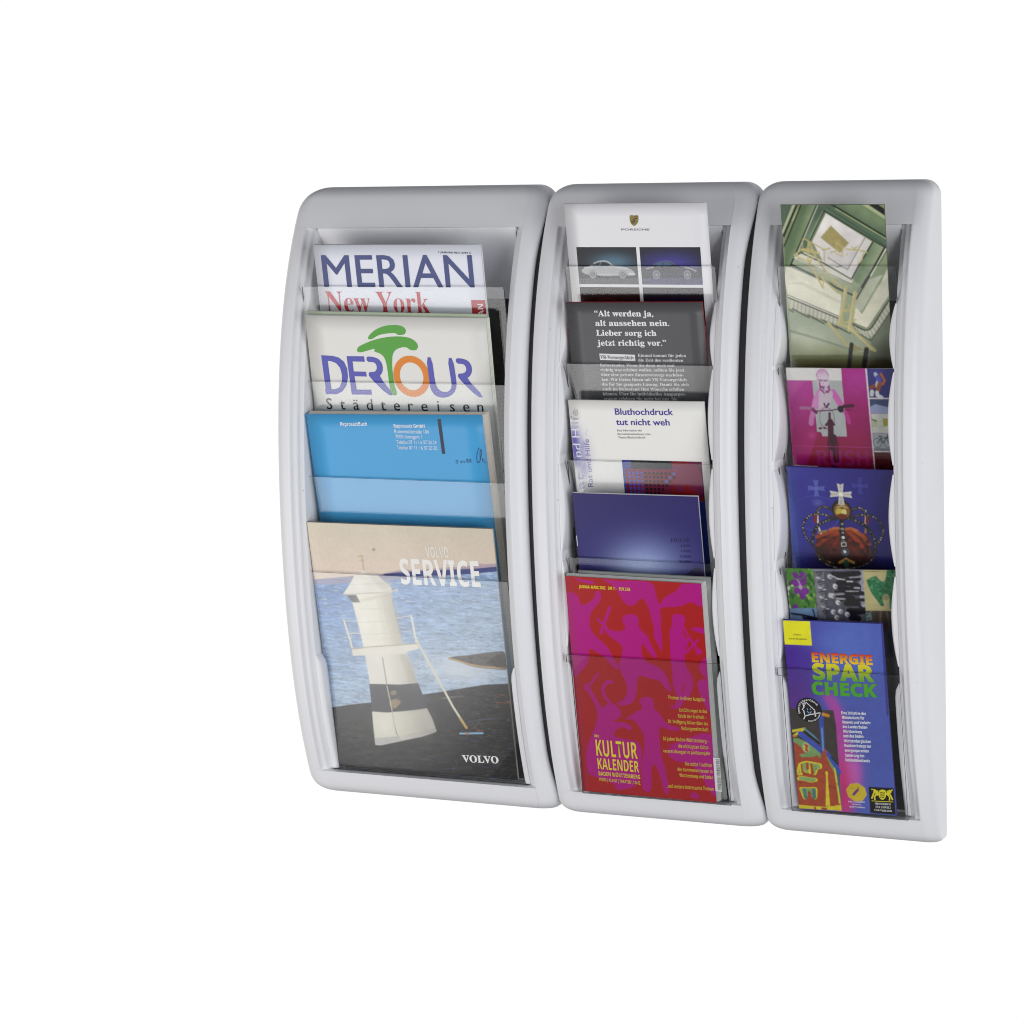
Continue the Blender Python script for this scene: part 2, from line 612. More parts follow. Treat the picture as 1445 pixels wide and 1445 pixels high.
def raw_text(s, style, off):
    """flat glyph mesh at size 1: (verts Nx2, faces)"""
    key = (s, style, off)
    if key in _cache:
        return _cache[key]
    cu_ = bpy.data.curves.new('lettering', 'FONT')
    cu_.body = s
    cu_.size = 1.0
    cu_.resolution_u = 3
    cu_.offset = off
    ob = bpy.data.objects.new('lettering', cu_)
    COL.objects.link(ob)
    me = bpy.data.meshes.new_from_object(ob)
    v = np.empty(len(me.vertices) * 3, np.float32)
    me.vertices.foreach_get('co', v)
    V = v.reshape(-1, 3)[:, :2].astype(float)
    F = [tuple(p.vertices) for p in me.polygons]
    bpy.data.objects.remove(ob)
    bpy.data.curves.remove(cu_)
    bpy.data.meshes.remove(me)
    _cache[key] = (V, F)
    return V, F

def glyph_map(s, style):
    if style == 'serif':
        return ''.join(SERIF.get(UML.get(c, c), UML.get(c, c)) for c in s)
    if style == 'bold':
        return ''.join(SANSB.get(UML.get(c, c), UML.get(c, c)) for c in s)
    return s

def text_geo(s, style='sans', off=0.0, spacing=None):
    g = glyph_map(s, style)
    H_ = raw_text(glyph_map('H', style), style, off)[0]
    cap = H_[:, 1].max()
    def width(t):
        a = raw_text(t + '.', style, off)[0][:, 0].max() if t else 0.0
        return a - raw_text('.', style, off)[0][:, 0].max()
    if spacing is not None:            # letters set one by one on an even pitch
        Vs, Fs, n = [], [], 0
        for i, ch in enumerate(g):
            if ch == ' ':
                continue
            V, F = raw_text(ch, style, off)
            V = V.copy(); V[:, 0] += i * spacing - (V[:, 0].max() + V[:, 0].min()) / 2
            Vs.append(V); Fs += [tuple(k + n for k in f) for f in F]; n += len(V)
        return np.concatenate(Vs), Fs, cap
    V, F = raw_text(g, style, off)
    if style != 'sans' and any(c in UML for c in s):   # dots of the umlauts
        Vs, Fs, n = [V], list(F), len(V)
        for i, c in enumerate(s):
            if c in UML:
                xa, xb = width(g[:i]), width(g[:i + 1])
                xm, wd = (xa + xb) / 2, 0.05
                yb = cap * (1.08 if c.isupper() else 0.86)
                for dx in (-0.11, 0.11):
                    q = np.array([(xm + dx - wd, yb), (xm + dx + wd, yb), (xm + dx + wd, yb + 2 * wd), (xm + dx - wd, yb + 2 * wd)])
                    Vs.append(q); Fs.append((n, n + 1, n + 2, n + 3)); n += 4
        V, F = np.concatenate(Vs), Fs
    return V, F, cap

class Ink:
    """printing on one cover, collected into one mesh"""
    def __init__(s, cov):
        s.c = cov; s.uvh = []; s.col = []; s.F = []; s.n = 0
    def add(s, uv_, h, col, faces):
        uv_ = np.asarray(uv_, float)
        s.uvh.append(np.column_stack([uv_, np.full(len(uv_), h)]))
        col = np.asarray(col, float)
        s.col.append(np.tile(col, (len(uv_), 1)) if col.ndim == 1 else col)
        for f in faces:
            s.F.append(tuple(i + s.n for i in f))
        s.n += len(uv_)
    def text(s, t, p0, p1, ptop, col, style='sans', off=0.0, h=0.35, spacing=None, grad=None, fat=0.0):
        V, F, cap = text_geo(t, style, off, spacing)
        x0, x1 = V[:, 0].min(), V[:, 0].max()
        dx, dy = p1[0] - p0[0], p1[1] - p0[1]
        ln = math.hypot(dx, dy)
        ex = (dx / ln, dy / ln); ey = (ex[1], -ex[0])       # ey: towards the letters' tops
        ch = abs((ptop[0] - p0[0]) * ey[0] + (ptop[1] - p0[1]) * ey[1])
        a = (V[:, 0] - x0) / (x1 - x0) * ln
        b = V[:, 1] / cap * ch
        uv_ = np.column_stack([p0[0] + a * ex[0] + b * ey[0], p0[1] + a * ex[1] + b * ey[1]])
        c = lin(col)
        if grad is not None:
            k = np.clip(b / ch, 0, 1)[:, None]
            c = lin(grad) * k + lin(col) * (1 - k)
        if fat:
            for i, (du, dv) in enumerate(((-fat, 0), (fat, 0), (0, -fat * .6), (0, fat * .6))):
                s.add(uv_ + np.array((du, dv)), h + 0.012 * (i + 1), c, F)
        s.add(uv_, h, c, F)
    def poly(s, pts, col, h=0.2):
        tri = tessellate_polygon([[Vector((p[0], p[1], 0)) for p in pts]])
        s.add(pts, h, lin(col), [tuple(t) for t in tri])
    def stroke(s, pts, w, col, h=0.25, closed=False):
        pts = [np.array(p, float) for p in pts]
        n = len(pts)
        L, R = [], []
        for i in range(n):
            if closed:
                a, b = pts[(i - 1) % n], pts[(i + 1) % n]
            else:
                a, b = pts[max(0, i - 1)], pts[min(n - 1, i + 1)]
            d = b - a
            d = d / (np.linalg.norm(d) + 1e-9)
            nn = np.array((-d[1], d[0])) * w / 2
            L.append(pts[i] + nn); R.append(pts[i] - nn)
        f = [(i, i + 1, n + i + 1, n + i) for i in range(n - 1)]
        if closed:
            f.append((n - 1, 0, n, 2 * n - 1))
        s.add(np.array(L + R), h, lin(col), f)
    def ring_text(s, t, c, r, a0, a1, ch, col, style='bold', h=0.45, inward=False):
        n = len(t)
        for i, k in enumerate(t):
            if k == ' ':
                continue
            a = math.radians(a0 + (a1 - a0) * (i + 0.5) / n)
            V, F, cap = text_geo(k, style, 0.02)
            x = (V[:, 0] - (V[:, 0].min() + V[:, 0].max()) / 2) / cap * ch
            y = V[:, 1] / cap * ch
            if inward:
                e1 = (math.sin(a), math.cos(a)); e2 = (-math.cos(a), math.sin(a))
                e1 = (-math.sin(a) * -1, math.cos(a))
                tx, ty = (-math.sin(a), -math.cos(a)), (-math.cos(a), math.sin(a))
                rr = r
                uv_ = np.column_stack([c[0] + math.cos(a) * rr + x * tx[0] + y * ty[0], c[1] - math.sin(a) * rr + x * tx[1] + y * ty[1]])
            else:
                tx, ty = (math.sin(a), math.cos(a)), (math.cos(a), -math.sin(a))
                uv_ = np.column_stack([c[0] + math.cos(a) * r + x * tx[0] + y * ty[0], c[1] - math.sin(a) * r + x * tx[1] + y * ty[1]])
            s.add(uv_, h, lin(col), F)
    def build(s, name, parent):
        A = np.concatenate(s.uvh)
        V = s.c.arr(A[:, 0], A[:, 1], A[:, 2])
        cols = np.concatenate(s.col)
        flat, sizes = [], []
        for f in s.F:
            # keep faces turned to the viewer
            p = [A[i, :2] for i in f]
            ar = sum(p[i][0] * p[(i + 1) % len(p)][1] - p[(i + 1) % len(p)][0] * p[i][1] for i in range(len(p)))
            g = f if ar < 0 else f[::-1]
            flat += list(g); sizes.append(len(g))
        return link(name, mesh_np(name, V, flat, sizes, cols), parent, [M_INK])

def smooth_noise(U, V, su, sv, seed):
    rng = np.random.default_rng(seed)
    x, y = U / su, V / sv
    x0, y0 = np.floor(x).astype(int), np.floor(y).astype(int)
    fx, fy = x - x0, y - y0
    fx, fy = fx * fx * (3 - 2 * fx), fy * fy * (3 - 2 * fy)
    x0 -= x0.min(); y0 -= y0.min()
    g = rng.random((y0.max() + 2, x0.max() + 2))
    return ((g[y0, x0] * (1 - fx) + g[y0, x0 + 1] * fx) * (1 - fy) + (g[y0 + 1, x0] * (1 - fx) + g[y0 + 1, x0 + 1] * fx) * fy) * 2 - 1

class Picture:
    """a printed picture: a fine grid whose corners carry the ink colour"""
    def __init__(s, cov, u0, v0, u1, v1, res=0.5):
        s.c = cov
        nu, nv = max(2, int((u1 - u0) / res) + 1), max(2, int((v1 - v0) / res) + 1)
        s.U, s.V = np.meshgrid(np.linspace(u0, u1, nu), np.linspace(v0, v1, nv))
        s.img = np.zeros(s.U.shape + (3,))
        s.res = res
    def _mix(s, mask, col):
        mask = mask[..., None]
        s.img = s.img * (1 - mask) + np.asarray(col) * mask
    def mask(s, pts):
        """soft edged polygon mask (four sub samples)"""
        out = np.zeros(s.U.shape)
        o = s.res * 0.25
        for du, dv in ((-o, -o), (o, -o), (-o, o), (o, o)):
            m_ = np.zeros(s.U.shape, bool)
            U, V = s.U + du, s.V + dv
            n = len(pts)
            for i in range(n):
                x1, y1 = pts[i]; x2, y2 = pts[(i + 1) % n]
                if y1 == y2:
                    continue
                cnd = ((y1 > V) != (y2 > V)) & (U < (x2 - x1) * (V - y1) / (y2 - y1) + x1)
                m_ ^= cnd
            out += m_
        return out / 4
    def fill(s, c): s.img[:] = lin(c)
    def poly(s, pts, c, a=1.0): s._mix(s.mask(pts) * a, lin(c))
    def smooth_poly(s, pts, c, a=1.0, it=2): s.poly(chaikin(pts, it), c, a)
    def line(s, pts, w, c, a=1.0):
        d = np.full(s.U.shape, 1e9)
        for i in range(len(pts) - 1):
            (x1, y1), (x2, y2) = pts[i], pts[i + 1]
            L2 = (x2 - x1) ** 2 + (y2 - y1) ** 2 + 1e-9
            t = np.clip(((s.U - x1) * (x2 - x1) + (s.V - y1) * (y2 - y1)) / L2, 0, 1)
            d = np.minimum(d, np.hypot(s.U - x1 - t * (x2 - x1), s.V - y1 - t * (y2 - y1)))
        s._mix(np.clip((w / 2 - d) / s.res + 0.5, 0, 1) * a, lin(c))
    def ell(s, c0, ru, rv, c, a=1.0, soft=0.0):
        r = np.hypot((s.U - c0[0]) / ru, (s.V - c0[1]) / rv)
        if soft > 0:
            k = np.exp(-(r / soft) ** 2)
        else:
            k = np.clip((1 - r) * min(ru, rv) / s.res + 0.5, 0, 1)
        s._mix(k * a, lin(c))
    def ring(s, c0, ru, rv, w, c, a=1.0, a0=None, a1=None):
        r = np.hypot((s.U - c0[0]) / ru, (s.V - c0[1]) / rv)
        k = np.clip((w / 2 - np.abs(r - 1) * min(ru, rv)) / s.res + 0.5, 0, 1)
        s._mix(k * a, lin(c))
    def grad(s, p0, c0, p1, c1, pts=None, a=1.0):
        dx, dy = p1[0] - p0[0], p1[1] - p0[1]
        t = np.clip(((s.U - p0[0]) * dx + (s.V - p0[1]) * dy) / (dx * dx + dy * dy), 0, 1)[..., None]
        col = lin(c0) * (1 - t) + lin(c1) * t
        mk = s.mask(pts) if pts is not None else np.ones(s.U.shape)
        s._mix(mk * a, col)
    def noise(s, su, sv, amp, seed, pts=None):
        k = smooth_noise(s.U, s.V, su, sv, seed) * amp
        mk = s.mask(pts) if pts is not None else 1.0
        s.img = np.clip(s.img * (1 + (k * mk)[..., None]), 0, 1)
    def blotch(s, su, sv, thr, c, seed, pts=None, a=1.0):
        k = smooth_noise(s.U, s.V, su, sv, seed) + 0.5 * smooth_noise(s.U, s.V, su / 2, sv / 2, seed + 7)
        mk = np.clip((k - thr) * 5, 0, 1) * a
        if pts is not None:
            mk = mk * s.mask(pts)
        s._mix(mk, lin(c))
    def blur(s, sigma):
        k = max(1, int(round(2.5 * sigma / s.res)))
        w = np.exp(-0.5 * (np.arange(-k, k + 1) * s.res / sigma) ** 2)
        w /= w.sum()
        for ax in (0, 1):
            pad = [(0, 0)] * 3
            pad[ax] = (k, k)
            P = np.pad(s.img, pad, mode='edge')
            n = s.img.shape[ax]
            s.img = sum(w[i] * (P[i:i + n] if ax == 0 else P[:, i:i + n]) for i in range(2 * k + 1))
    def photo(s, sigma, seed, tone=0.07):
        """soften to a printed photograph: blur, broad tone drift, fine grain"""
        s.blur(sigma)
        s.noise(22, 18, tone, seed); s.noise(7, 6, tone * 0.6, seed + 1); s.noise(1.6, 1.6, 0.035, seed + 2)
    def build(s, name, parent, h=0.12):
        nv, nu = s.U.shape
        V = s.c.arr(s.U.ravel(), s.V.ravel(), np.full(s.U.size, h))
        f, z = grid_faces(nu, nv)
        return link(name, mesh_np(name, V, f, z, np.clip(s.img.reshape(-1, 3), 0, 1), True), parent, [M_INK])

def chaikin(p, it=2):
    p = [tuple(q) for q in p]
    for _ in range(it):
        o = []
        for i in range(len(p)):
            a, b = p[i], p[(i + 1) % len(p)]
            o.append((a[0] * .75 + b[0] * .25, a[1] * .75 + b[1] * .25))
            o.append((a[0] * .25 + b[0] * .75, a[1] * .25 + b[1] * .75))
        p = o
    return p

def arc(c, ru, rv, a0, a1, n=16):
    return [(c[0] + ru * math.cos(math.radians(a0 + (a1 - a0) * i / n)), c[1] - rv * math.sin(math.radians(a0 + (a1 - a0) * i / n))) for i in range(n + 1)]

def magazine(name, label, cat, cov, colour, thick=3.0, page_in=0.7, pages=(226, 224, 216), back=None, group=None, right_out=0.0, top_out=0.0):
    """root > cover (front, spine, back), page_block; returns (root, cover object)"""
    root = empty(name, cov.org, label, cat, group)
    W, Hh = cov.W, cov.H
    nu, nv = 10, 16
    us, vs = np.linspace(0, W, nu), np.linspace(0, Hh, nv)
    U, V = np.meshgrid(us, vs)
    t = 0.35
    A = cov.arr(U.ravel(), V.ravel(), np.zeros(U.size))
    B = cov.arr(U.ravel(), V.ravel(), np.full(U.size, -t))
    C_ = cov.arr(U.ravel(), V.ravel(), np.full(U.size, -thick + t))
    D_ = cov.arr(U.ravel(), V.ravel(), np.full(U.size, -thick))
    n = nu * nv
    f, z = grid_faces(nu, nv)
    f = f.reshape(-1, 4)
    faces = []
    faces += [tuple(q) for q in f] + [tuple(n + q[::-1]) for q in f]
    faces += [tuple(2 * n + q) for q in f] + [tuple(3 * n + q[::-1]) for q in f]
    def rim(o1, o2):
        loop = list(range(nu)) + [nu * (i + 1) - 1 for i in range(1, nv)] + [n - 1 - i for i in range(1, nu)] + [nu * (nv - 1 - i) for i in range(1, nv)]
        loop = loop[:len(loop)]
        for i in range(len(loop) - (0 if loop[-1] != loop[0] else 1)):
            a, b = loop[i], loop[(i + 1) % len(loop)]
            if a != b:
                faces.append((o1 + a, o1 + b, o2 + b, o2 + a))
    rim(0, n); rim(2 * n, 3 * n)
    for i in range(nv - 1):                     # spine
        a, b = i * nu, (i + 1) * nu
        faces.append((a, 3 * n + a, 3 * n + b, b))
    P = np.concatenate([A, B, C_, D_])
    cols = np.tile(lin(colour), (4 * n, 1))
    if back is not None:
        cols[2 * n:] = lin(back)
    flat = [i for q in faces for i in q]
    cover = link('cover', mesh_np('cover', P, flat, [len(q) for q in faces], cols), root, [M_INK])
    # pages: several slightly uneven leaves, so that the edge reads as paper
    rng = random.Random(len(label) * 7 + int(W * 10))
    Pv, Pf = [], []
    layers = max(2, int((thick - 2 * t) / 0.55))
    hh = (thick - 2 * t) / layers
    for k in range(layers):
        h1 = -t - k * hh - 0.03
        h0 = -t - (k + 1) * hh + 0.03
        e1 = page_in + rng.uniform(-0.35, 0.35) - right_out * (k + 0.5) / layers
        e2 = page_in + rng.uniform(-0.3, 0.3) - top_out * (k + 0.5) / layers
        uu = np.linspace(0.4, W - e1, 6); vv = np.linspace(e2, Hh - page_in, 8)
        # outline boxes, bowed with the cover
        b = len(Pv)
        ring_uv = [(u, vv[0]) for u in uu] + [(uu[-1], v) for v in vv[1:]] + [(u, vv[-1]) for u in uu[::-1][1:]] + [(uu[0], v) for v in vv[::-1][1:-1]]
        q = np.array(ring_uv)
        top = cov.arr(q[:, 0], q[:, 1], np.full(len(q), h1)); bot = cov.arr(q[:, 0], q[:, 1], np.full(len(q), h0))
        Pv += [tuple(r) for r in top] + [tuple(r) for r in bot]
        nn = len(q)
        for i in range(nn):
            j = (i + 1) % nn
            Pf.append((b + i, b + j, b + nn + j, b + nn + i))
        Pf.append(tuple(b + i for i in reversed(range(nn))))      # the leaf's face, seen where it sticks out past the cover
    me = bpy.data.meshes.new('page_block')
    me.from_pydata(Pv, [], Pf)
    me.update()
    key = 'paper_%d_%d_%d' % tuple(pages)
    mt = bpy.data.materials.get(key) or principled(key, tuple(lin(pages)), 0.6, 0.3, 0.12, 500)
    link('page_block', me, root, [mt])
    return root, cover

PH = {'A': 220.5, 'B': 149.2}
def cover_of(z0, x, z, rot, W, rack, curl=0.0, curlx=0.0):
    return Cover(z0, x, z, rot, W, (z - (z0 - PH[rack] + 1.9)) * CZ, curl, curlx)

# ================= city magazine, white cover, navy title
c = cover_of(551.5, -361.64, 595.47, -0.0012, 192.25, 'A', 0.6, 0.8)
root, cov = magazine('magazine', 'white city magazine with large navy title, topmost in the widest rack', 'magazine', c, (236, 238, 247), 4.0, group='magazines and brochures in the racks')
k = Ink(c)
k.text('MERIAN', (8.1, 45.1), (181.3, 45.1), (9.9, 11.1), (70, 80, 132), fat=0.35)
k.build('title', cov)
k = Ink(c)
k.text('New York', (7.9, 72.8), (128.4, 72.9), (9.0, 50.3), (196, 34, 52), 'serif', off=-0.005)
k.build('subtitle', cov)
k = Ink(c)
k.text('1 JANUAR 96/C 4701 E', (143.9, 8.8), (180.9, 9.8), (144.1, 6.9), (70, 75, 100), 'bold')
k.build('issue_line', cov)
k = Ink(c)
w = c.W
t0, t1 = (176.0, 58.7), (183.5, 62.6)
k.poly([(t0[0], t0[1]), (w - 0.3, t0[1]), (w - 0.3, 150), (t0[0], 150)], (178, 22, 40))
k.text('MERIAN', (w - 3.4, t1[1] + 36), (w - 3.4, t1[1]), (w - 9.4, 116), (240, 232, 234), 'bold', h=0.4)
k.build('spine_tag', cov)

# ================= tour operator brochure with the tree
c = cover_of(450.9, -369.80, 521.79, -0.0101, 207.09, 'A', 0.8, 1.2)
root, cov = magazine('brochure', 'cream travel brochure with a green umbrella tree logo and blue and orange lettering', 'brochure', c, (231, 230, 224), 3.4, pages=(222, 226, 214), right_out=4.2, top_out=1.2, group='magazines and brochures in the racks')
G_, Bl, Or = (84, 163, 56), (85, 86, 178), (226, 132, 32)
k = Ink(c)
k.poly(chaikin([(71.4, 22.9), (73.8, 19.5), (81.0, 13.9), (91.3, 9.9), (101.3, 8.5), (111.0, 9.1), (115.6, 12.2), (116.0, 16.3), (113.6, 18.9), (108.3, 19.7), (104.8, 18.8), (104.3, 17.3), (93.7, 18.0), (83.6, 20.0), (77.5, 23.7), (74.0, 25.1), (71.3, 24.4)], 2), G_)
k.poly(chaikin([(56.6, 37.6), (58.2, 33.7), (66.1, 29.6), (79.8, 24.7), (93.3, 21.8), (106.5, 20.8), (117.9, 21.6), (125.7, 25.3), (128.7, 30.6), (126.6, 34.9), (123.0, 35.9), (118.1, 35.1), (115.2, 32.4), (109.4, 32.5), (102.6, 35.0), (98.9, 38.9), (96.9, 45.1), (96.0, 59.0), (96.8, 74.4), (99.8, 84.9), (93.2, 85.1), (91.0, 77.7), (90.7, 62.2), (90.0, 49.9), (87.8, 43.0), (83.2, 39.6), (77.6, 38.2), (76.9, 36.6), (78.7, 35.0), (76.2, 35.1), (65.1, 38.4), (59.2, 39.5)], 2), G_)
k.build('tree_logo', cov)
k = Ink(c)
sw = 6.6
k.stroke([(17.7, 43.9), (19.1, 85.7)], 6.9, Bl)
k.poly([(14.1, 43.4), (27.8, 43.7), (34.7, 45.4), (40.5, 49.9), (43.4, 57.3), (43.4, 66.6), (40.6, 76.0), (35.2, 82.4), (28.1, 85.8), (15.0, 86.1), (14.9, 80.7), (27.1, 80.3), (32.4, 77.8), (35.6, 71.5), (36.5, 63.7), (35.1, 56.7), (31.1, 51.7), (25.5, 49.6), (19.8, 49.4)], Bl, 0.21)
k.poly([(44.2, 43.6), (64.6, 43.4), (64.9, 49.3), (50.6, 49.3), (50.8, 60.2), (65.2, 60.1), (65.5, 65.4), (51.2, 65.4), (52.2, 80.0), (69.3, 79.6), (69.5, 85.0), (45.8, 85.5)], Bl, 0.23)
k.poly(chaikin([(67.0, 43.5), (74.5, 43.5), (80.9, 45.5), (84.7, 50.0), (85.5, 56.2), (83.5, 61.6), (80.1, 65.0), (95.7, 85.0), (88.3, 85.2), (68.4, 65.9), (68.0, 60.3), (75.2, 60.2), (78.3, 57.1), (78.2, 52.0), (75.2, 49.3), (67.6, 49.5)], 1), Bl, 0.25)
k.build('title', cov)
k = Ink(c)
o0 = (117.6, 63.8)
o1 = (119.9, 41.5)
o2 = (138.4, 63.3)
k.stroke(arc(o0, (o2[0] - o0[0]) - 3.6, (o0[1] - o1[1]) - 3.6, 0, 352.5, 47), 7.2, Or, 0.27, closed=True)
k.build('letter_ring', cov)
k = Ink(c)
k.poly(chaikin([(136.6, 42.6), (142.8, 42.8), (143.9, 70.0), (146.5, 76.9), (152.7, 80.2), (159.3, 78.8), (162.7, 74.1), (162.4, 66.4), (160.6, 42.8), (166.7, 43.0), (168.6, 69.3), (166.7, 77.8), (160.4, 84.1), (150.4, 86.4), (142.5, 84.2), (138.0, 77.1), (137.4, 67.1)], 1), Bl, 0.29)
k.poly(chaikin([(169.6, 43.0), (177.3, 43.2), (183.5, 45.3), (187.0, 50.5), (187.2, 56.6), (184.3, 62.0), (180.1, 64.4), (198.7, 84.4), (190.7, 84.3), (171.0, 64.7), (170.6, 59.5), (177.3, 59.3), (180.9, 56.0), (180.5, 51.4), (177.5, 48.9), (170.3, 48.8)], 1), Bl, 0.31)
k.build('title', cov)
k = Ink(c)
k.text('Städtereisen', (14.5, 102.5), (196.2, 100.2), (15.3, 90.5), (30, 30, 34), spacing=0.92, off=0.006)
k.build('subtitle', cov)

# ================= blue directory
c = cover_of(349.8, -370.67, 417.32, 0.0172, 203.45, 'A', 0.5, 0.4)
root, cov = magazine('book', 'thick sky blue paperback directory with small white address lines and a handwritten date', 'book', c, (76, 166, 220), 10.5, 0.9, (236, 229, 218), right_out=4.6, top_out=1.4, group='magazines and brochures in the racks')
Wt = (236, 241, 248)
k = Ink(c)
k.text('ReprosatzBuch', (39.0, 12.6), (70.5, 12.3), (39.6, 8.3), Wt, 'bold')
k.build('title', cov)
k = Ink(c)
k.text('Reprosatz GmbH', (101.3, 14.1), (136.9, 14.1), (101.9, 10.1), Wt, 'bold')
k.text('Rotenwaldstraße 104', (101.3, 20.0), (140.9, 20.3), (101.8, 15.9), Wt)
k.text('7000 Stuttgart 1', (101.7, 25.6), (132.4, 25.7), (102.2, 21.7), Wt)
k.text('Telefon 07 11 / 6 57 20 24', (101.9, 31.6), (148.1, 31.8), (102.4, 27.6), Wt)
k.text('Telefax 07 11 / 6 57 25 20', (101.8, 37.5), (148.3, 37.8), (102.3, 33.6), Wt)
k.build('address', cov)
k = Ink(c)
k.poly([(152.3, 4.4), (156.1, 4.4), (156.7, 42.0), (152.9, 42.0)], (48, 52, 74))
k.build('bar', cov)
k = Ink(c)
pen = (40, 62, 120)
k.stroke([(167.2, 49.6), (169.5, 48.7), (169.8, 50.1), (167.4, 52.3), (170.0, 51.8)], 0.7, pen)
k.stroke([(172.4, 51.1), (174.1, 49.3), (174.2, 52.0)], 0.7, pen); k.stroke([(175.3, 50.7), (176.9, 49.1), (177.3, 51.7)], 0.7, pen)
k.stroke([(180.2, 47.0), (181.5, 47.9), (179.6, 50.2), (180.8, 51.3), (182.0, 49.7), (180.1, 47.7)], 0.7, pen)
k.stroke([(183.5, 47.0), (184.8, 47.9), (182.8, 50.1), (184.1, 51.2), (185.2, 49.6), (183.4, 47.7)], 0.7, pen)
k.stroke(chaikin([(196.9, 34.2), (194.2, 37.5), (192.0, 44.2), (191.6, 50.9), (193.8, 51.7), (196.3, 46.4), (198.3, 39.7), (198.1, 35.7), (196.2, 39.7), (195.7, 47.5), (197.1, 51.9)], 1)[:-3], 0.75, pen)
k.stroke([(198.2, 46.4), (198.1, 50.8), (199.8, 46.8), (200.0, 50.8), (202.2, 51.4)], 0.7, pen)
k.build('handwriting', cov)

# ================= lighthouse magazine
c = cover_of(248.4, -373.18, 302.41, 0.0043, 214.15, 'A', 0.4, 0.5)
root, cov = magazine('magazine', 'tall magazine with a leaning white lighthouse photo on its cover, lowest in the widest rack', 'magazine', c, (150, 142, 128), 3.0, group='magazines and brochures in the racks')
p = Picture(c, 0, 0, c.W, c.H, 0.45)
W, Hh = c.W, c.H
sky_b = (107.6, 54.6)[1]
p.grad((0, 0), (210, 203, 183), (0, sky_b), (230, 212, 197)); p.grad((W * 0.4, 0), (222, 206, 184), (W, 0), (204, 184, 164), [(0, 0), (W, 0), (W, sky_b + 10), (0, sky_b + 10)], 0.35)
p.grad((-1.7, 69.4), (98, 142, 198), (57.2, 185.8), (168, 188, 210), [(0, (-1.7, 69.7)[1]), (79.3, 62.1), (W, (214.5, 45.9)[1]), (W, Hh), (0, Hh)])
sea = [(0, (-1.7, 69.7)[1]), (79.3, 62.1), (W, (214.5, 45.9)[1]), (W, Hh), (0, Hh)]
p.noise(11, 1.5, 0.20, 11, sea); p.noise(4.5, 0.9, 0.20, 12, sea); p.noise(30, 5.0, 0.12, 13, sea)
p.blotch(5, 1.1, 0.55, (214, 222, 232), 15, sea, 0.45)
p.blotch(7, 1.2, 0.72, (64, 98, 156), 19, sea, 0.5)
p.ell((163.3, 156.2), 52, 22, (222, 226, 230), 0.75, 0.7)
# far shore
p.poly([(0, (-1.0, 64.1)[1])] + [(38.1, 59.3), (83.7, 54.4), (108.1, 50.5), (125.2, 49.8), (152.7, 46.1), (176.6, 42.2), (195.3, 39.5), (215.4, 37.3), (214.8, 45.8), (158.6, 53.1), (107.1, 59.2), (72.3, 63.1), (19.5, 68.8)] + [(0, (-1.9, 70.7)[1])], (150, 150, 178))
p.poly([(83.7, 54.0), (115.1, 49.4), (152.7, 46.1), (179.9, 43.0), (200.0, 42.2), (215.1, 40.2), (215.1, 45.8), (184.1, 49.9), (151.9, 53.0), (107.5, 55.9), (83.5, 56.0)], (66, 74, 128))
p.poly([(83.8, 53.2), (108.4, 48.0), (122.0, 48.3), (152.9, 44.2), (176.6, 42.2), (196.3, 37.8), (203.7, 38.5), (215.8, 36.7), (215.4, 40.5), (189.8, 43.9), (152.6, 46.8), (108.1, 51.0)], (186, 164, 172), 0.85)
p.noise(8, 1.4, 0.14, 17, [(-15.4, 65.9), (83.6, 55.3), (179.9, 43.0), (216.7, 40.5), (216.1, 45.8), (151.9, 53.0), (72.4, 62.4), (-16.1, 71.7)])
# island
p.poly(chaikin([(148.0, 144.8), (154.0, 142.4), (172.3, 140.3), (192.4, 136.1), (217.8, 132.4), (217.6, 153.8), (197.6, 154.2), (179.8, 153.5), (168.4, 151.0), (161.5, 148.4), (149.9, 146.5)], 1), (96, 92, 88)); p.blotch(6, 2, 0.2, (60, 56, 52), 71, [(148.0, 144.8), (154.0, 142.4), (172.3, 140.3), (192.4, 136.1), (217.8, 132.4), (217.6, 153.8), (197.6, 154.2), (179.8, 153.5), (168.4, 151.0), (161.5, 148.4), (149.9, 146.5)], 0.6)
p.line([(148.3, 144.8), (162.4, 147.8), (172.9, 150.7), (187.1, 152.3), (203.2, 152.4), (216.6, 151.3)], 2.2, (196, 160, 112), 0.85)
p.poly([(191.2, 147.5), (204.7, 138.0), (219.3, 134.6), (217.7, 153.0), (203.2, 152.1)], (44, 42, 40), 0.7)
# rocks
rock = [(0, (1.6, 210.1)[1])] + [(1.6, 209.7), (26.8, 204.8), (51.6, 200.8), (85.9, 193.8), (116.1, 187.4), (140.4, 182.3), (164.6, 176.9), (188.6, 171.9), (214.7, 169.2)] + [(W, (214.7, 169.2)[1]), (W, Hh), (0, Hh)]
p.poly(rock, (14, 14, 17))
p.poly([(0, (1.5, 210.4)[1])] + [(1.5, 210.2), (51.5, 201.5), (116.1, 187.7), (142.2, 183.0), (133.3, 196.9), (123.1, 222.5), (86.9, 248.4), (49.2, 251.1), (14.2, 230.0), (1.9, 214.6)], (30, 30, 30), 0.6)
p.blotch(12, 3, 0.3, (58, 54, 50), 21, rock, 0.5)
p.blotch(9, 1.4, 0.75, (60, 62, 130), 23, rock, 0.55)
p.blotch(10, 2.2, 0.62, (136, 70, 46), 25, [(191.9, 173.7), (215.6, 169.6), (212.8, 221.6), (171.8, 226.2), (163.5, 219.7), (195.1, 210.5)], 0.8)
p.line([(130.2, 191.8), (145.1, 189.1), (159.9, 187.0)], 2.0, (134, 124, 112), 0.8)
p.line([(139.0, 226.7), (159.8, 220.0), (185.6, 215.5), (209.4, 211.3)], 1.6, (92, 70, 62), 0.7); p.line([(145.2, 221.0), (178.8, 211.6), (207.9, 208.7)], 1.2, (90, 86, 120), 0.6)
p.ell((32.8, 208.9), 1.6, 2.2, (20, 20, 22))
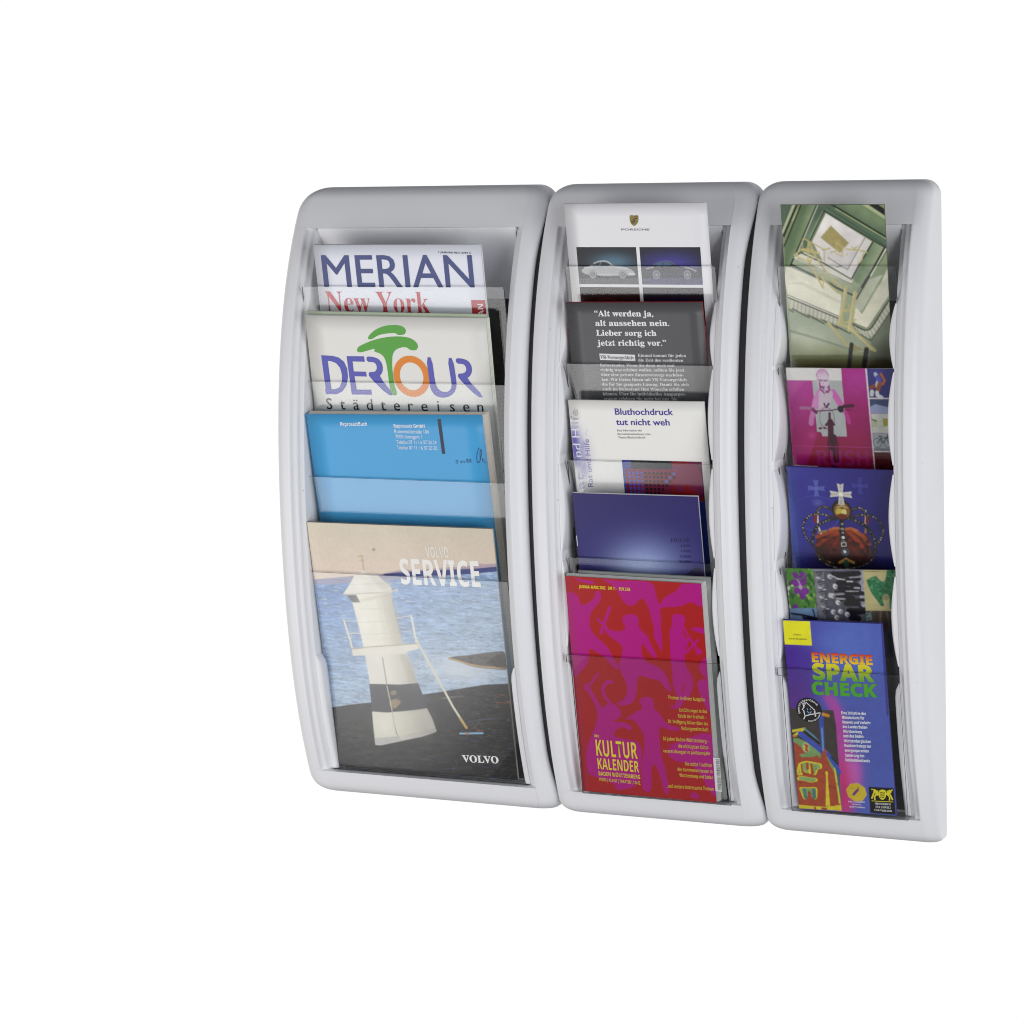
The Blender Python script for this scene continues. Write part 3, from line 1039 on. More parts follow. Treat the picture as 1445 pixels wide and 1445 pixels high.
p.blotch(16, 6, 0.0, (34, 31, 28), 61, rock, 0.55); p.blotch(7, 2.2, 0.3, (8, 8, 10), 64, rock, 0.8); p.blotch(5, 1.4, 0.45, (70, 62, 54), 62, rock, 0.4); p.blotch(3, 0.9, 0.9, (126, 122, 130), 63, rock, 0.5)
# tower
ivory, shade = (236, 231, 216), (212, 205, 188)
p.poly([(36.7, 79.2), (90.7, 74.3), (89.8, 84.1), (92.0, 99.6), (96.7, 132.3), (50.1, 138.2), (46.6, 110.2), (42.8, 88.5)], ivory)
p.poly([(77.5, 76.9), (90.7, 75.0), (92.0, 99.6), (96.7, 132.3), (84.5, 133.8), (79.9, 100.2)], shade, 0.45)
p.poly([(43.5, 86.3), (90.2, 74.7), (90.4, 78.3), (43.5, 89.1)], shade, 0.6)
for yy in (600, 680, 760):
    p.line([(51.1, 95.0), (92.9, 92.3)] if yy == 600 else ([(49.2, 110.0), (94.7, 106.3)] if yy == 680 else [(50.2, 123.6), (96.5, 119.4)]), 0.6, (196, 188, 170), 0.7)
p.poly([(60.0, 51.0), (62.8, 53.3), (63.6, 56.6), (76.6, 56.3), (90.9, 68.8), (91.3, 73.6), (67.2, 76.4), (36.5, 79.5), (33.0, 79.0), (42.3, 67.4), (49.1, 57.5), (54.4, 56.6)], (232, 228, 216))
p.poly([(65.3, 56.8), (76.6, 56.3), (90.9, 68.8), (91.3, 73.6), (81.2, 74.8), (72.2, 64.4)], (218, 212, 198), 0.7)
p.line([(43.7, 68.0), (89.4, 64.2)], 0.7, (190, 184, 172), 0.7); p.line([(33.2, 79.4), (91.7, 74.0)], 1.4, (200, 194, 182), 0.9)
p.poly([(36.9, 80.0), (48.2, 79.0), (52.4, 87.5), (42.4, 87.5)], (84, 84, 92))
p.line([(60.5, 35.4), (60.9, 50.9)], 1.2, (192, 176, 140)); p.line([(55.8, 35.9), (62.3, 35.0)], 1.0, (190, 170, 120)); p.line([(56.5, 40.1), (62.0, 39.9)], 0.8, (190, 170, 120))
p.ell((75.3, 27.6), 1.8, 1.6, (150, 140, 128), 0.8)
p.line([(91.4, 73.3), (97.5, 70.7), (96.8, 74.0)], 1.2, (220, 214, 204))
# gallery
p.line([(30.2, 108.5), (34.6, 129.1), (36.6, 141.5)], 2.2, (228, 222, 208)); p.line([(110.5, 99.9), (113.3, 129.7)], 2.2, (232, 226, 212))
p.line([(30.1, 109.7), (47.7, 108.5)], 0.8, (220, 216, 206)); p.line([(31.8, 123.4), (48.6, 122.5)], 0.8, (220, 216, 206)); p.line([(91.6, 102.9), (110.9, 99.6)], 0.8, (220, 216, 206)); p.line([(98.4, 118.3), (112.7, 116.3)], 0.8, (216, 212, 202), 0.7)
p.line([(36.7, 112.3), (37.3, 129.0)], 0.6, (216, 212, 202), 0.7)
p.poly([(35.8, 140.7), (59.9, 136.9), (114.2, 130.0), (115.2, 135.9), (97.4, 141.4), (62.2, 146.2), (36.0, 148.7)], (232, 226, 212))
p.line([(35.8, 141.0), (59.8, 137.0), (114.1, 130.4)], 1.3, (176, 164, 144), 0.9)
# lower tower
p.poly([(50.5, 145.8), (100.6, 141.2), (104.7, 159.7), (108.8, 175.1), (87.8, 178.1), (52.7, 180.0), (51.6, 162.9)], (230, 226, 214))
p.poly([(91.7, 144.9), (100.7, 143.7), (104.7, 159.7), (108.8, 175.1), (99.0, 176.7)], (206, 200, 186), 0.6)
p.poly([(51.6, 179.5), (87.8, 178.1), (109.9, 175.0), (114.9, 191.9), (115.7, 203.8), (91.6, 208.2), (69.1, 210.8), (51.1, 211.3), (51.5, 198.7)], (58, 58, 66))
p.poly(chaikin([(75.6, 187.3), (81.5, 184.2), (83.9, 187.6), (79.8, 191.1), (76.2, 190.3)], 1), (150, 130, 100), 0.8); p.poly(chaikin([(72.3, 199.1), (80.3, 194.1), (88.3, 197.2), (81.9, 203.8), (76.9, 207.4), (73.6, 203.5)], 1), (164, 142, 104), 0.85)
p.blotch(4, 4, 0.6, (120, 104, 84), 31, [(65.1, 181.7), (102.6, 177.6), (101.7, 200.8), (69.4, 208.3)], 0.6)
p.poly([(51.1, 211.3), (69.0, 211.2), (95.4, 207.6), (117.0, 203.3), (122.0, 215.4), (125.2, 229.1), (106.8, 236.2), (80.0, 243.5), (56.9, 249.7), (50.4, 249.6), (50.6, 227.5)], (226, 222, 206))
p.poly([(50.4, 249.6), (50.0, 242.0), (80.8, 237.1), (124.6, 225.1), (125.2, 229.1), (106.8, 236.2), (80.0, 243.5), (56.9, 249.7)], (176, 172, 178), 0.6)
p.line([(71.0, 148.4), (72.5, 179.4), (74.9, 200.7), (75.6, 218.6), (77.4, 234.7), (82.8, 243.3)], 0.9, (110, 104, 98), 0.9)
p.line([(72.3, 180.3), (74.4, 197.2), (75.2, 209.3)], 1.0, (214, 206, 190), 0.9)
# stay pole
p.line([(112.5, 124.0), (118.3, 136.8), (133.0, 167.7), (147.6, 199.5), (160.5, 222.1)], 2.6, (222, 216, 196)); p.line([(154.3, 212.4), (160.5, 222.1)], 2.8, (200, 164, 84))
p.line([(152.4, 229.4), (178.9, 227.1)], 1.8, (140, 190, 224)); p.line([(159.7, 229.2), (162.4, 229.0)], 2.0, (190, 120, 70))
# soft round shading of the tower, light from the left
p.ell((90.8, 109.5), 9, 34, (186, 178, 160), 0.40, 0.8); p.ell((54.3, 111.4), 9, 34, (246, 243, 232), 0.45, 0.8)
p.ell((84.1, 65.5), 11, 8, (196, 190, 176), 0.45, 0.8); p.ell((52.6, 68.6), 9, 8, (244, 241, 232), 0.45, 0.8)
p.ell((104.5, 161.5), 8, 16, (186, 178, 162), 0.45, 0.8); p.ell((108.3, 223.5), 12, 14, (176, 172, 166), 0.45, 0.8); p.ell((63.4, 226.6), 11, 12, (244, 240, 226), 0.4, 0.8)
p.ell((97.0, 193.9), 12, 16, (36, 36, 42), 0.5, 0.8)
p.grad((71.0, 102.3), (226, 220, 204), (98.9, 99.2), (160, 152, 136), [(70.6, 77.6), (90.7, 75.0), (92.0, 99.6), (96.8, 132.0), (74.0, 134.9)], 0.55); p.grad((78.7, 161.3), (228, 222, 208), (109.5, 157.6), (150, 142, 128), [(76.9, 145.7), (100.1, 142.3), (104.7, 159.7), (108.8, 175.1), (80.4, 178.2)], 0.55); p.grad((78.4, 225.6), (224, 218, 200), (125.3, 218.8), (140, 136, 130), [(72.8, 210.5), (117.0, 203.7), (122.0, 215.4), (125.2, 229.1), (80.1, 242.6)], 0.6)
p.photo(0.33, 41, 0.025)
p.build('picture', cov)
k = Ink(c)
k.text('VOLVO', (135.6, 33.6), (161.8, 32.8), (134.9, 22.3), (236, 230, 220), 'bold', off=-0.004)
k.build('title', cov)
k = Ink(c)
k.text('SERVICE', (103.4, 64.3), (194.6, 63.6), (103.3, 36.2), (240, 238, 234), 'bold', off=0.008)
k.build('title', cov)
k = Ink(c)
k.text('VOLVO', (151.9, 261.5), (194.0, 260.0), (151.0, 253.7), (244, 244, 244), 'serif', off=0.016)
k.build('lettering', cov)

# ================= sports car brochure
c = cover_of(572.8, -74.27, 636.35, -0.0041, 150.99, 'B', 0.4, 0.5)
root, cov = magazine('brochure', 'white brochure with a small gold crest above dark pictures of sports cars', 'brochure', c, (238, 237, 239), 2.6, group='magazines and brochures in the racks')
x0 = (9.5, 44.8)
x1 = (73.9, 45.3)
x2 = (77.5, 45.3)
x3 = (141.7, 45.3)
yb = (9.7, 83.3)[1]
yt = x0[1]
yc = (10.1, 86.3)[1]
for (a, b, t_, bt, kind) in ((x0[0], x1[0], yt, yb, 0), (x2[0], x3[0], yt, yb, 1), (x0[0], x1[0], yc, yc + (yb - yt), 2), (x2[0], x3[0], yc, yc + (yb - yt), 3)):
    p = Picture(c, a, t_, b, bt, 0.4)
    p.fill([(26, 28, 34), (24, 24, 36), (34, 14, 18), (18, 16, 30)][kind])
    if kind == 0:
        p.ell((47.8, 60.5), 22, 9, (92, 128, 150), 0.9, 0.9)
        p.poly([(8.4, 77.1), (74.3, 76.7), (74.3, 83.7), (7.8, 84.2)], (84, 84, 90))
        body = chaikin([(13.1, 68.6), (16.1, 66.5), (23.1, 64.3), (27.0, 61.7), (32.7, 59.6), (38.2, 58.9), (42.4, 59.8), (45.8, 62.3), (49.3, 64.2), (58.3, 65.4), (65.5, 66.9), (69.4, 69.8), (70.8, 72.1), (69.1, 73.8), (62.4, 74.7), (61.3, 72.7), (57.9, 70.0), (54.1, 72.2), (52.9, 74.7), (30.1, 74.6), (29.2, 71.7), (25.0, 69.7), (21.4, 72.3), (20.4, 73.7), (15.6, 72.4), (13.3, 70.3)], 1)
        p.poly(body, (172, 174, 176))
        p.poly(chaikin([(23.8, 63.5), (28.2, 61.2), (33.2, 60.1), (38.7, 59.8), (42.3, 60.8), (46.3, 63.8), (39.0, 64.3), (30.4, 64.1)], 1), (40, 58, 66))
        p.line([(35.1, 60.0), (33.1, 64.1)], 0.7, (150, 150, 150))
        p.line([(16.2, 66.2), (30.4, 64.8), (48.6, 64.9), (63.1, 66.5)], 0.8, (232, 232, 232)); p.line([(27.0, 61.7), (32.7, 59.6), (38.2, 59.0), (42.4, 59.9), (45.8, 62.4)], 0.8, (220, 222, 224))
        p.line([(30.2, 73.5), (52.8, 73.3)], 1.0, (214, 214, 214), 0.8)
        p.line([(65.0, 72.1), (70.0, 72.8)], 1.6, (232, 232, 232))
        for wc in ((25.1, 73.0), (57.2, 72.9)):
            p.ell(wc, 4.0, 4.4, (52, 54, 58)); p.ring(wc, 3.1, 3.5, 0.8, (190, 192, 196)); p.ell(wc, 1.9, 2.2, (150, 152, 156)); p.line([(wc[0] - 2.4, wc[1]), (wc[0] + 2.4, wc[1])], 0.5, (60, 60, 64)); p.line([(wc[0], wc[1] - 2.6), (wc[0], wc[1] + 2.6)], 0.5, (60, 60, 64))
    elif kind == 1:
        p.ell((109.2, 61.5), 30, 11, (66, 62, 150), 0.95, 0.9)
        p.poly([(76.7, 76.7), (142.5, 76.3), (141.9, 83.5), (76.1, 83.7)], (70, 74, 112)); p.noise(20, 1.2, 0.15, 5)
        body = chaikin([(82.3, 67.4), (87.3, 65.3), (91.1, 62.7), (97.3, 60.3), (104.6, 58.9), (109.9, 59.8), (113.8, 62.8), (120.8, 64.7), (129.0, 66.0), (135.3, 68.9), (135.9, 71.8), (133.2, 73.9), (129.6, 74.1), (128.6, 71.2), (126.1, 69.7), (122.6, 71.8), (122.0, 74.4), (97.3, 74.5), (96.4, 71.4), (93.5, 69.9), (90.1, 72.0), (89.0, 73.6), (83.7, 72.7)], 1)
        p.poly(body, (40, 42, 62))
        p.poly(chaikin([(91.7, 63.4), (97.2, 61.0), (103.9, 59.9), (109.2, 60.8), (112.6, 63.3), (101.8, 64.0)], 1), (74, 104, 138))
        p.line([(101.5, 60.1), (100.6, 63.8)], 0.7, (40, 40, 60)); p.line([(91.1, 62.8), (97.3, 60.3), (104.6, 59.1), (109.9, 60.0), (114.1, 63.0)], 0.6, (120, 124, 150))
        p.line([(83.0, 66.9), (87.2, 66.0), (90.9, 65.5)], 0.9, (206, 190, 180)); p.line([(124.3, 65.3), (130.2, 66.7), (135.4, 69.2)], 0.9, (190, 186, 186))
        for wc in ((93.4, 73.1), (126.1, 73.0)):
            p.ell(wc, 4.0, 4.6, (40, 42, 56)); p.ring(wc, 3.3, 3.9, 0.7, (170, 172, 186)); p.ell(wc, 1.6, 1.9, (150, 154, 170))
            for q in range(5):
                p.line([wc, (wc[0] + 3 * math.cos(q * 1.257), wc[1] + 3.4 * math.sin(q * 1.257))], 0.4, (140, 142, 160))
    elif kind == 2:
        p.ring((38.6, 104.0), 11, 6, 0.8, (110, 34, 44), 0.8); p.ell((38.3, 107.5), 20, 8, (90, 22, 30), 0.6, 0.9)
    else:
        p.ell((106.1, 106.8), 24, 8, (40, 36, 96), 0.8, 0.9)
    p.photo(0.4, 70 + kind, 0.06)
    p.build('picture', cov)
k = Ink(c)
sh = [(69.6, 12.5), (71.8, 11.8), (74.5, 12.5), (77.3, 11.8), (79.3, 12.5), (78.8, 17.6), (77.5, 20.6), (74.1, 23.4), (71.2, 21.7), (69.6, 18.5)]
k.poly(chaikin(sh, 1), (150, 128, 62), 0.2)
k.poly([(70.8, 13.6), (74.4, 13.2), (74.1, 17.1), (70.3, 17.4)], (120, 126, 60), 0.28); k.poly([(74.1, 17.1), (77.8, 17.1), (76.8, 19.9), (74.3, 22.0), (73.7, 22.0)], (118, 122, 62), 0.28)
for q in range(3):
    a_ = 272 + q * 7
k.poly([(75.0, 13.4), (77.9, 13.2), (77.8, 14.1), (74.9, 14.3)], (120, 30, 34), 0.3); k.poly([(74.9, 15.0), (77.8, 14.8), (77.7, 15.7), (74.8, 15.9)], (40, 30, 28), 0.3)
k.poly([(70.8, 18.0), (73.7, 17.8), (73.6, 18.7), (70.9, 18.8)], (120, 30, 34), 0.3); k.poly([(71.2, 19.5), (73.6, 19.4), (73.5, 20.3), (71.6, 20.6)], (40, 30, 28), 0.3)
k.poly([(73.1, 15.9), (75.3, 15.9), (75.1, 18.5), (73.9, 19.4), (72.9, 18.5)], (96, 70, 34), 0.34)
k.build('crest', cov)
k = Ink(c)
k.text('PORSCHE', (59.7, 27.6), (89.7, 27.7), (59.8, 25.7), (120, 120, 126), off=0.01)
k.build('lettering', cov)

# ================= grey leaflet with white slab lettering
c = cover_of(474.0, -73.54, 536.69, 0.0053, 145.17, 'B', 0.4, 0.8)
root, cov = magazine('brochure', 'dark grey leaflet with four bold white slab-serif lines and small white text', 'brochure', c, (86, 86, 88), 2.2, 0.2, (170, 30, 34), back=(150, 26, 30), top_out=0.9, group='magazines and brochures in the racks')
Wh = (238, 238, 238)
k = Ink(c)
for t_, a, b, cp in (('“Alt werden ja,', (29.9, 14.1), (92.8, 14.3), (30.5, 8.2)), ('alt aussehen nein.', (29.9, 24.1), (108.8, 24.0), (30.5, 18.2)),
                     ('Lieber sorg ich', (29.8, 34.3), (94.4, 34.3), (30.4, 28.4)), ('jetzt richtig vor.”', (29.7, 44.7), (103.9, 44.4), (30.5, 38.8))):
    k.text(t_, a, b, cp, Wh, 'serif', off=0.012)
k.build('slogan', cov)
k = Ink(c)
k.poly([(31.2, 53.1), (69.4, 54.1), (69.3, 60.5), (31.3, 59.8)], (230, 230, 230), 0.2)
k.text('VR-VorsorgeAktiv', (31.9, 58.5), (68.2, 58.9), (32.3, 54.9), (70, 70, 74), 'serif', h=0.4)
k.build('name_box', cov)
k = Ink(c)
sm = (222, 222, 222)
for t_, a, b, cp in (('Einmal kommt für jeden', (72.5, 56.2), (123.6, 56.1), (72.8, 53.0)), ('die Zeit des verdienten', (72.6, 61.0), (120.2, 60.9), (72.9, 58.0)),
    ('Ruhestandes. Wenn Sie dann noch mal', (30.8, 66.4), (110.5, 66.2), (31.1, 63.4)), ('richtig was erleben wollen, sollten Sie jetzt', (30.9, 71.5), (120.8, 71.1), (31.2, 68.4)),
    ('über eine private Zusatzvorsorge nachden-', (31.1, 76.5), (119.5, 76.1), (31.4, 73.5)), ('ken. Wir bieten Ihnen mit VR-VorsorgeAktiv', (31.2, 81.6), (122.8, 81.0), (31.5, 78.5)),
    ('die für Sie geeignete Lösung. Damit Sie sich', (31.1, 86.6), (124.0, 86.0), (31.4, 83.6)), ('auch im Ruhestand Ihre Wünsche erfüllen', (31.1, 91.7), (118.7, 91.0), (31.4, 88.6)),
    ('können. Über Ihr individuelles Ansparpro-', (31.0, 96.8), (120.1, 96.0), (31.3, 93.7)), ('gramm erfahren Sie mehr bei uns. Sie', (31.5, 101.8), (110.5, 101.2), (31.8, 98.8))):
    k.text(t_, a, b, cp, sm, 'serif', off=0.002)
k.build('small_text', cov)

# ================= white health leaflet
c = cover_of(375.9, -72.75, 438.10, 0.0059, 145.00, 'B', 0.4, 0.5)
root, cov = magazine('brochure', 'white health leaflet with violet title and a red and blue pixel picture at its foot', 'brochure', c, (240, 239, 234), 1.9, group='magazines and brochures in the racks')
Vi = (66, 54, 152)
p = Picture(c, 0.4, 20, 34, 128, 0.5)
p.fill((240, 239, 234))
for (pt, ru, rv, a) in (((2.8, 40.7), 9, 20, 0.95), ((2.6, 54.4), 9, 16, 0.95), ((13.0, 56.5), 11, 26, 0.35), ((10.2, 72.6), 7, 16, 0.5), ((2.6, 65.9), 8, 8, 0.6)):
    p.ell(pt, ru, rv, (84, 78, 170), a, 0.75)
p.blotch(4, 9, 0.7, (150, 146, 200), 3, [(1.5, 30.4), (19.0, 31.2), (17.5, 82.8), (2.0, 84.3)], 0.5)
p.build('picture', cov)
a0, a1 = (52.3, 61.5), (137.4, 61.5)
p = Picture(c, a0[0], a0[1] + 0.6, a1[0], c.H - 1, 0.4)
p.fill((48, 66, 150))
p.poly([(62.3, 59.9), (105.7, 58.9), (105.8, 70.2), (61.2, 71.9)], (46, 48, 54))
p.poly([(104.0, 58.9), (139.9, 58.1), (139.4, 103.2), (101.6, 104.4), (96.7, 81.8), (107.0, 70.1)], (150, 30, 34))
p.poly([(55.4, 71.7), (104.6, 70.4), (109.5, 80.3), (97.0, 104.5), (53.9, 105.8)], (126, 36, 62))
p.poly([(128.5, 58.3), (133.1, 58.2), (138.6, 73.8), (138.3, 103.2), (136.0, 103.3), (136.1, 76.2)], (60, 40, 44), 0.8)
p.blotch(14, 18, 0.5, (110, 44, 96), 9, [(105.5, 61.1), (139.7, 60.3), (136.0, 103.3), (101.6, 104.4)], 0.6)
for r_ in range(8):
    for q in range(14):
        cx_, cy_ = 612 + q * 38 + r_ * 3, 735 + r_ * 39
        if q < 4:
            cc = (66, 84, 190)
        elif q > 10 - r_ * 0.6 and q < 12 - r_:
            cc = (70, 110, 200)
        elif q < 12 - r_ * 0.8:
            cc = (26, 26, 34)
        else:
            continue
        u_, v_ = (59.4, 75.4)
        du, dv = 38 / 6.568 * 0.745, 39 / 6.568 * 0.70
        uu, vv = u_ + q * du, v_ + r_ * dv
        p.poly([(uu - 1.25, vv - 1.25), (uu + 1.25, vv - 1.25), (uu + 1.25, vv + 1.25), (uu - 1.25, vv + 1.25)], cc)
p.build('picture', cov)
k = Ink(c)
k.text('Bluthochdruck', (49.8, 14.6), (111.7, 14.1), (50.2, 8.0), Vi, off=0.012)
k.text('tut nicht weh', (50.0, 25.4), (107.1, 24.9), (50.3, 18.9), Vi, off=0.012)
k.build('title', cov)
k = Ink(c)
for t_, a, b, cp in (('Eine Information der', (50.5, 32.2), (77.1, 31.7), (50.7, 30.0)), ('Betriebskrankenkasse zum', (50.5, 36.0), (85.5, 35.4), (50.7, 33.7)), ('Thema Bluthochdruck', (50.7, 39.6), (80.1, 39.0), (50.9, 37.3))):
    k.text(t_, a, b, cp, (140, 138, 142))
k.build('small_text', cov)
k = Ink(c)
q0, q1, q2 = (8.5, 60.0), (9.7, 30.3), (1.0, 60.2)
k.text('nd H', (q0[0] + 0.5, q0[1]), (q0[0] + 0.5, q1[1]), q2, (226, 226, 236), h=0.4)
q3 = (10.6, 9.8)
k.text('ilfe', (q0[0] + 0.5, q1[1] - 1.5), (q0[0] + 0.5, q3[1]), q2, (188, 188, 196), h=0.4)
k.text('Rat u', (q0[0] + 0.5, q0[1] + 46), (q0[0] + 0.5, q0[1] + 3), q2, (176, 174, 206), h=0.4)
q4, q5, q6 = (20.1, 91.7), (22.2, 40.9), (14.8, 91.8)
k.text('Rat und Hilfe', (q4[0] - 1.5, q4[1]), (q4[0] - 1.5, q5[1]), (q6[0] - 1.5, q6[1]), (140, 136, 186), h=0.4)
k.text('Rat und Hilfe', (q4[0] - 9, q4[1] - 14), (q4[0] - 9, q5[1] + 8), (q6[0] - 8.4, q6[1]), (196, 194, 222), h=0.4)
k.build('side_lettering', cov)

# ================= purple car brochure (landscape)
c = cover_of(276.7, -69.29, 343.84, 0.0057, 134.34, 'B', 0.3, 0.3)
root, cov = magazine('brochure', 'glossy violet brochure with a pale glow and tiny dark lettering at lower right', 'brochure', c, (62, 54, 124), 2.6, 0.2, (196, 200, 204), top_out=1.0, right_out=0.8, group='magazines and brochures in the racks')
p = Picture(c, 0.2, 0.2, c.W - 0.2, min(c.H, 110), 0.6)
p.grad((67.5, 1.1), (42, 34, 100), (61.7, 63.0), (46, 42, 112))
p.ell((73.8, 71.7), 48, 36, (134, 148, 200), 0.85, 0.70)
p.ell((67.7, 77.4), 30, 16, (176, 190, 224), 0.55, 0.9)
p.poly([(-0.0, -0.5), (6.5, 0.2), (3.2, 89.4), (-8.2, 89.9)], (44, 36, 96), 0.5)
p.poly(chaikin([(134.3, 89.2), (134.5, 75.5), (126.6, 73.2), (119.8, 78.0), (114.9, 82.7), (103.8, 84.1), (110.6, 90.2)], 1), (48, 40, 70), 0.9)
p.line([(89.0, 85.7), (105.9, 81.3), (120.9, 76.1)], 0.7, (70, 64, 110), 0.8)
p.noise(3, 3, 0.03, 3)
p.build('picture', cov)
k = Ink(c)
ti = (40, 34, 84)
k.text('JAGUAR', (101.2, 48.1), (122.3, 47.5), (101.6, 43.9), ti, 'serif', off=-0.01)
k.text('X-TYPE', (111.5, 53.1), (122.2, 52.9), (111.7, 50.6), ti); k.text('S-TYPE', (111.5, 58.7), (122.1, 58.5), (111.7, 56.4), ti)
k.text('XJ SERIES', (109.9, 64.4), (122.1, 64.1), (110.1, 61.9), ti); k.text('XK SERIES', (108.7, 69.5), (122.0, 69.4), (108.9, 67.2), ti)
k.build('lettering', cov)
k = Ink(c)
k.poly([(0.2, (1.0, 45.2)[1]), (0.9, (1.0, 45.2)[1]), (0.9, (0.5, 56.3)[1]), (0.2, (0.5, 56.3)[1])], (226, 228, 234))
k.build('staple', cov)

# ================= culture calendar
c = cover_of(177.1, -76.92, 259.95, -0.0086, 145.28, 'B', 0.3, 0.4)
root, cov = magazine('magazine', 'magenta and red culture calendar covered with dancing silhouettes and yellow text', 'magazine', c, (166, 34, 36), 6.5, 0.5, (208, 209, 206), right_out=4.0, top_out=1.5, group='magazines and brochures in the racks')
Mg, Rd, Ye = (174, 8, 124), (170, 22, 24), (232, 212, 50)
p = Picture(c, 0, 0, c.W, c.H, 0.42)
p.fill(Rd)
for sh in ([(-1.7, 16.9), (7.2, 17.0), (13.3, 21.1), (13.6, 29.9), (19.0, 29.8), (26.3, 25.6), (31.0, 20.6), (31.7, 15.5), (35.6, 13.4), (38.0, 18.3), (36.2, 25.0), (30.3, 31.6), (24.9, 38.3), (22.4, 47.1), (23.7, 57.2), (28.8, 64.4), (37.3, 70.2), (43.0, 78.7), (47.3, 88.6), (51.8, 95.9), (47.8, 97.7), (41.9, 92.2), (36.1, 84.9), (27.5, 80.0), (19.6, 75.2), (18.8, 89.3), (14.9, 96.3), (7.8, 103.2), (4.6, 108.3), (-9.8, 109.4)],
           [(10.4, 2.1), (20.0, 3.0), (30.7, 3.9), (31.4, 6.4), (26.0, 7.4), (19.7, 5.5), (12.2, 4.2)],
           [(38.6, 0.7), (49.3, 1.6), (60.6, 2.2), (70.8, 0.6), (94.6, 1.2), (96.3, 11.0), (98.1, 20.9), (99.2, 25.8), (104.5, 18.0), (111.1, 13.3), (120.2, 8.4), (123.4, 1.5), (135.6, 0.3), (150.4, 0.4), (149.3, 24.6), (144.4, 24.5), (138.9, 22.8), (133.3, 19.3), (126.5, 23.2), (118.9, 26.1), (106.4, 26.9), (99.4, 28.6), (100.3, 38.3), (99.1, 48.4), (99.8, 63.4), (98.3, 77.4), (94.6, 66.3), (90.8, 59.0), (92.6, 51.3), (90.2, 41.4), (87.8, 27.8), (83.5, 19.1), (79.6, 19.5), (73.8, 26.4), (67.4, 28.6), (61.4, 24.4), (58.2, 17.1), (54.9, 11.0), (49.0, 5.3)],
           [(37.9, 51.1), (46.2, 55.7), (56.3, 56.5), (61.9, 52.1), (60.4, 48.7), (58.5, 44.7), (59.5, 39.6), (65.4, 36.7), (73.0, 36.9), (76.7, 41.1), (75.3, 47.4), (76.8, 52.4), (83.9, 58.2), (88.1, 69.3), (93.6, 82.5), (89.6, 82.0), (82.9, 74.9), (78.4, 64.9), (76.1, 77.7), (79.4, 86.6), (89.0, 89.7), (98.7, 95.0), (103.0, 104.9), (106.3, 118.6), (99.6, 115.5), (94.1, 105.5), (82.8, 105.1), (70.5, 100.9), (68.0, 118.9), (65.7, 129.3), (60.1, 134.9), (47.2, 137.2), (44.9, 134.2), (47.5, 133.3), (54.0, 129.0), (57.6, 122.3), (58.4, 117.1), (56.5, 108.3), (52.1, 99.7), (50.8, 92.2), (55.2, 81.7), (56.9, 72.7), (54.0, 69.1), (45.5, 63.6), (39.0, 57.7)],
           [(112.6, 35.0), (118.4, 32.8), (125.6, 35.4), (125.9, 41.6), (122.3, 46.2), (122.4, 54.4), (125.7, 59.8), (129.6, 57.6), (126.4, 66.6), (122.8, 73.1), (121.8, 87.1), (127.4, 95.5), (130.2, 105.4), (126.5, 117.0), (121.4, 126.3), (112.7, 125.7), (107.4, 112.1), (108.1, 95.6), (107.3, 80.5), (108.0, 62.9), (108.2, 51.6), (112.2, 45.0), (111.6, 40.1)],
           [(129.7, 47.6), (139.7, 46.0), (148.2, 47.7), (146.6, 53.4), (135.6, 51.0)], [(136.8, 86.0), (146.3, 75.3), (156.0, 77.1), (155.1, 107.3), (140.9, 98.3), (137.0, 92.3)], [(133.3, 66.2), (143.1, 71.7), (136.0, 77.5)],
           [(11.9, 121.1), (15.2, 119.8), (19.4, 123.7), (25.8, 135.4), (28.8, 141.6), (34.5, 136.0), (39.7, 134.3), (47.7, 138.9), (50.5, 146.3), (46.0, 151.2), (38.1, 154.4), (43.2, 154.9), (53.4, 154.9), (60.7, 159.7), (57.8, 164.0), (50.5, 159.5), (43.9, 162.3), (39.0, 167.3), (39.5, 171.7), (52.0, 173.3), (68.5, 174.5), (67.9, 197.8), (62.0, 224.3), (43.6, 229.9), (37.0, 230.5), (36.3, 224.0), (18.5, 219.1), (7.1, 216.2), (6.2, 203.2), (8.4, 184.8), (17.8, 165.8), (22.7, 153.7), (23.4, 144.6), (19.3, 132.7)],
           [(70.9, 128.1), (76.2, 125.1), (83.8, 125.2), (86.1, 130.7), (84.7, 137.2), (91.3, 141.8), (94.6, 149.2), (101.7, 155.0), (113.6, 155.6), (108.9, 159.8), (98.9, 159.1), (91.5, 155.8), (88.7, 159.9), (88.8, 175.3), (89.3, 188.1), (93.0, 203.3), (95.4, 230.2), (89.7, 230.1), (86.2, 209.1), (80.9, 195.3), (76.9, 206.0), (76.2, 230.7), (64.2, 228.6), (67.9, 197.8), (72.2, 179.3), (72.0, 165.2), (66.2, 155.4), (61.4, 150.6), (51.7, 152.0), (59.2, 146.9), (66.0, 141.9), (71.2, 139.6), (73.1, 135.6), (69.9, 132.0)],
           [(92.4, 177.6), (108.0, 172.4), (126.2, 163.2), (140.3, 158.2), (151.7, 164.9), (153.3, 190.2), (153.4, 230.0), (140.4, 228.0), (130.7, 205.1), (119.0, 193.3), (101.3, 193.5)], [(131.9, 101.9), (154.4, 100.2), (153.9, 134.3), (144.3, 138.2), (136.7, 121.7)], [(116.1, 130.9), (119.5, 121.8), (111.9, 119.8), (109.1, 132.1), (100.8, 133.6), (110.6, 136.4)]):
    p.smooth_poly(sh, Mg, 1.0, 2)
p.smooth_poly([(90.9, 180.3), (102.7, 174.8), (102.6, 176.7), (93.3, 182.6)], Rd, 1, 1)
p.smooth_poly([(39.2, 171.8), (50.0, 165.7), (56.4, 165.2), (52.3, 169.4), (57.3, 170.2), (52.0, 172.6)], Rd, 1, 1)
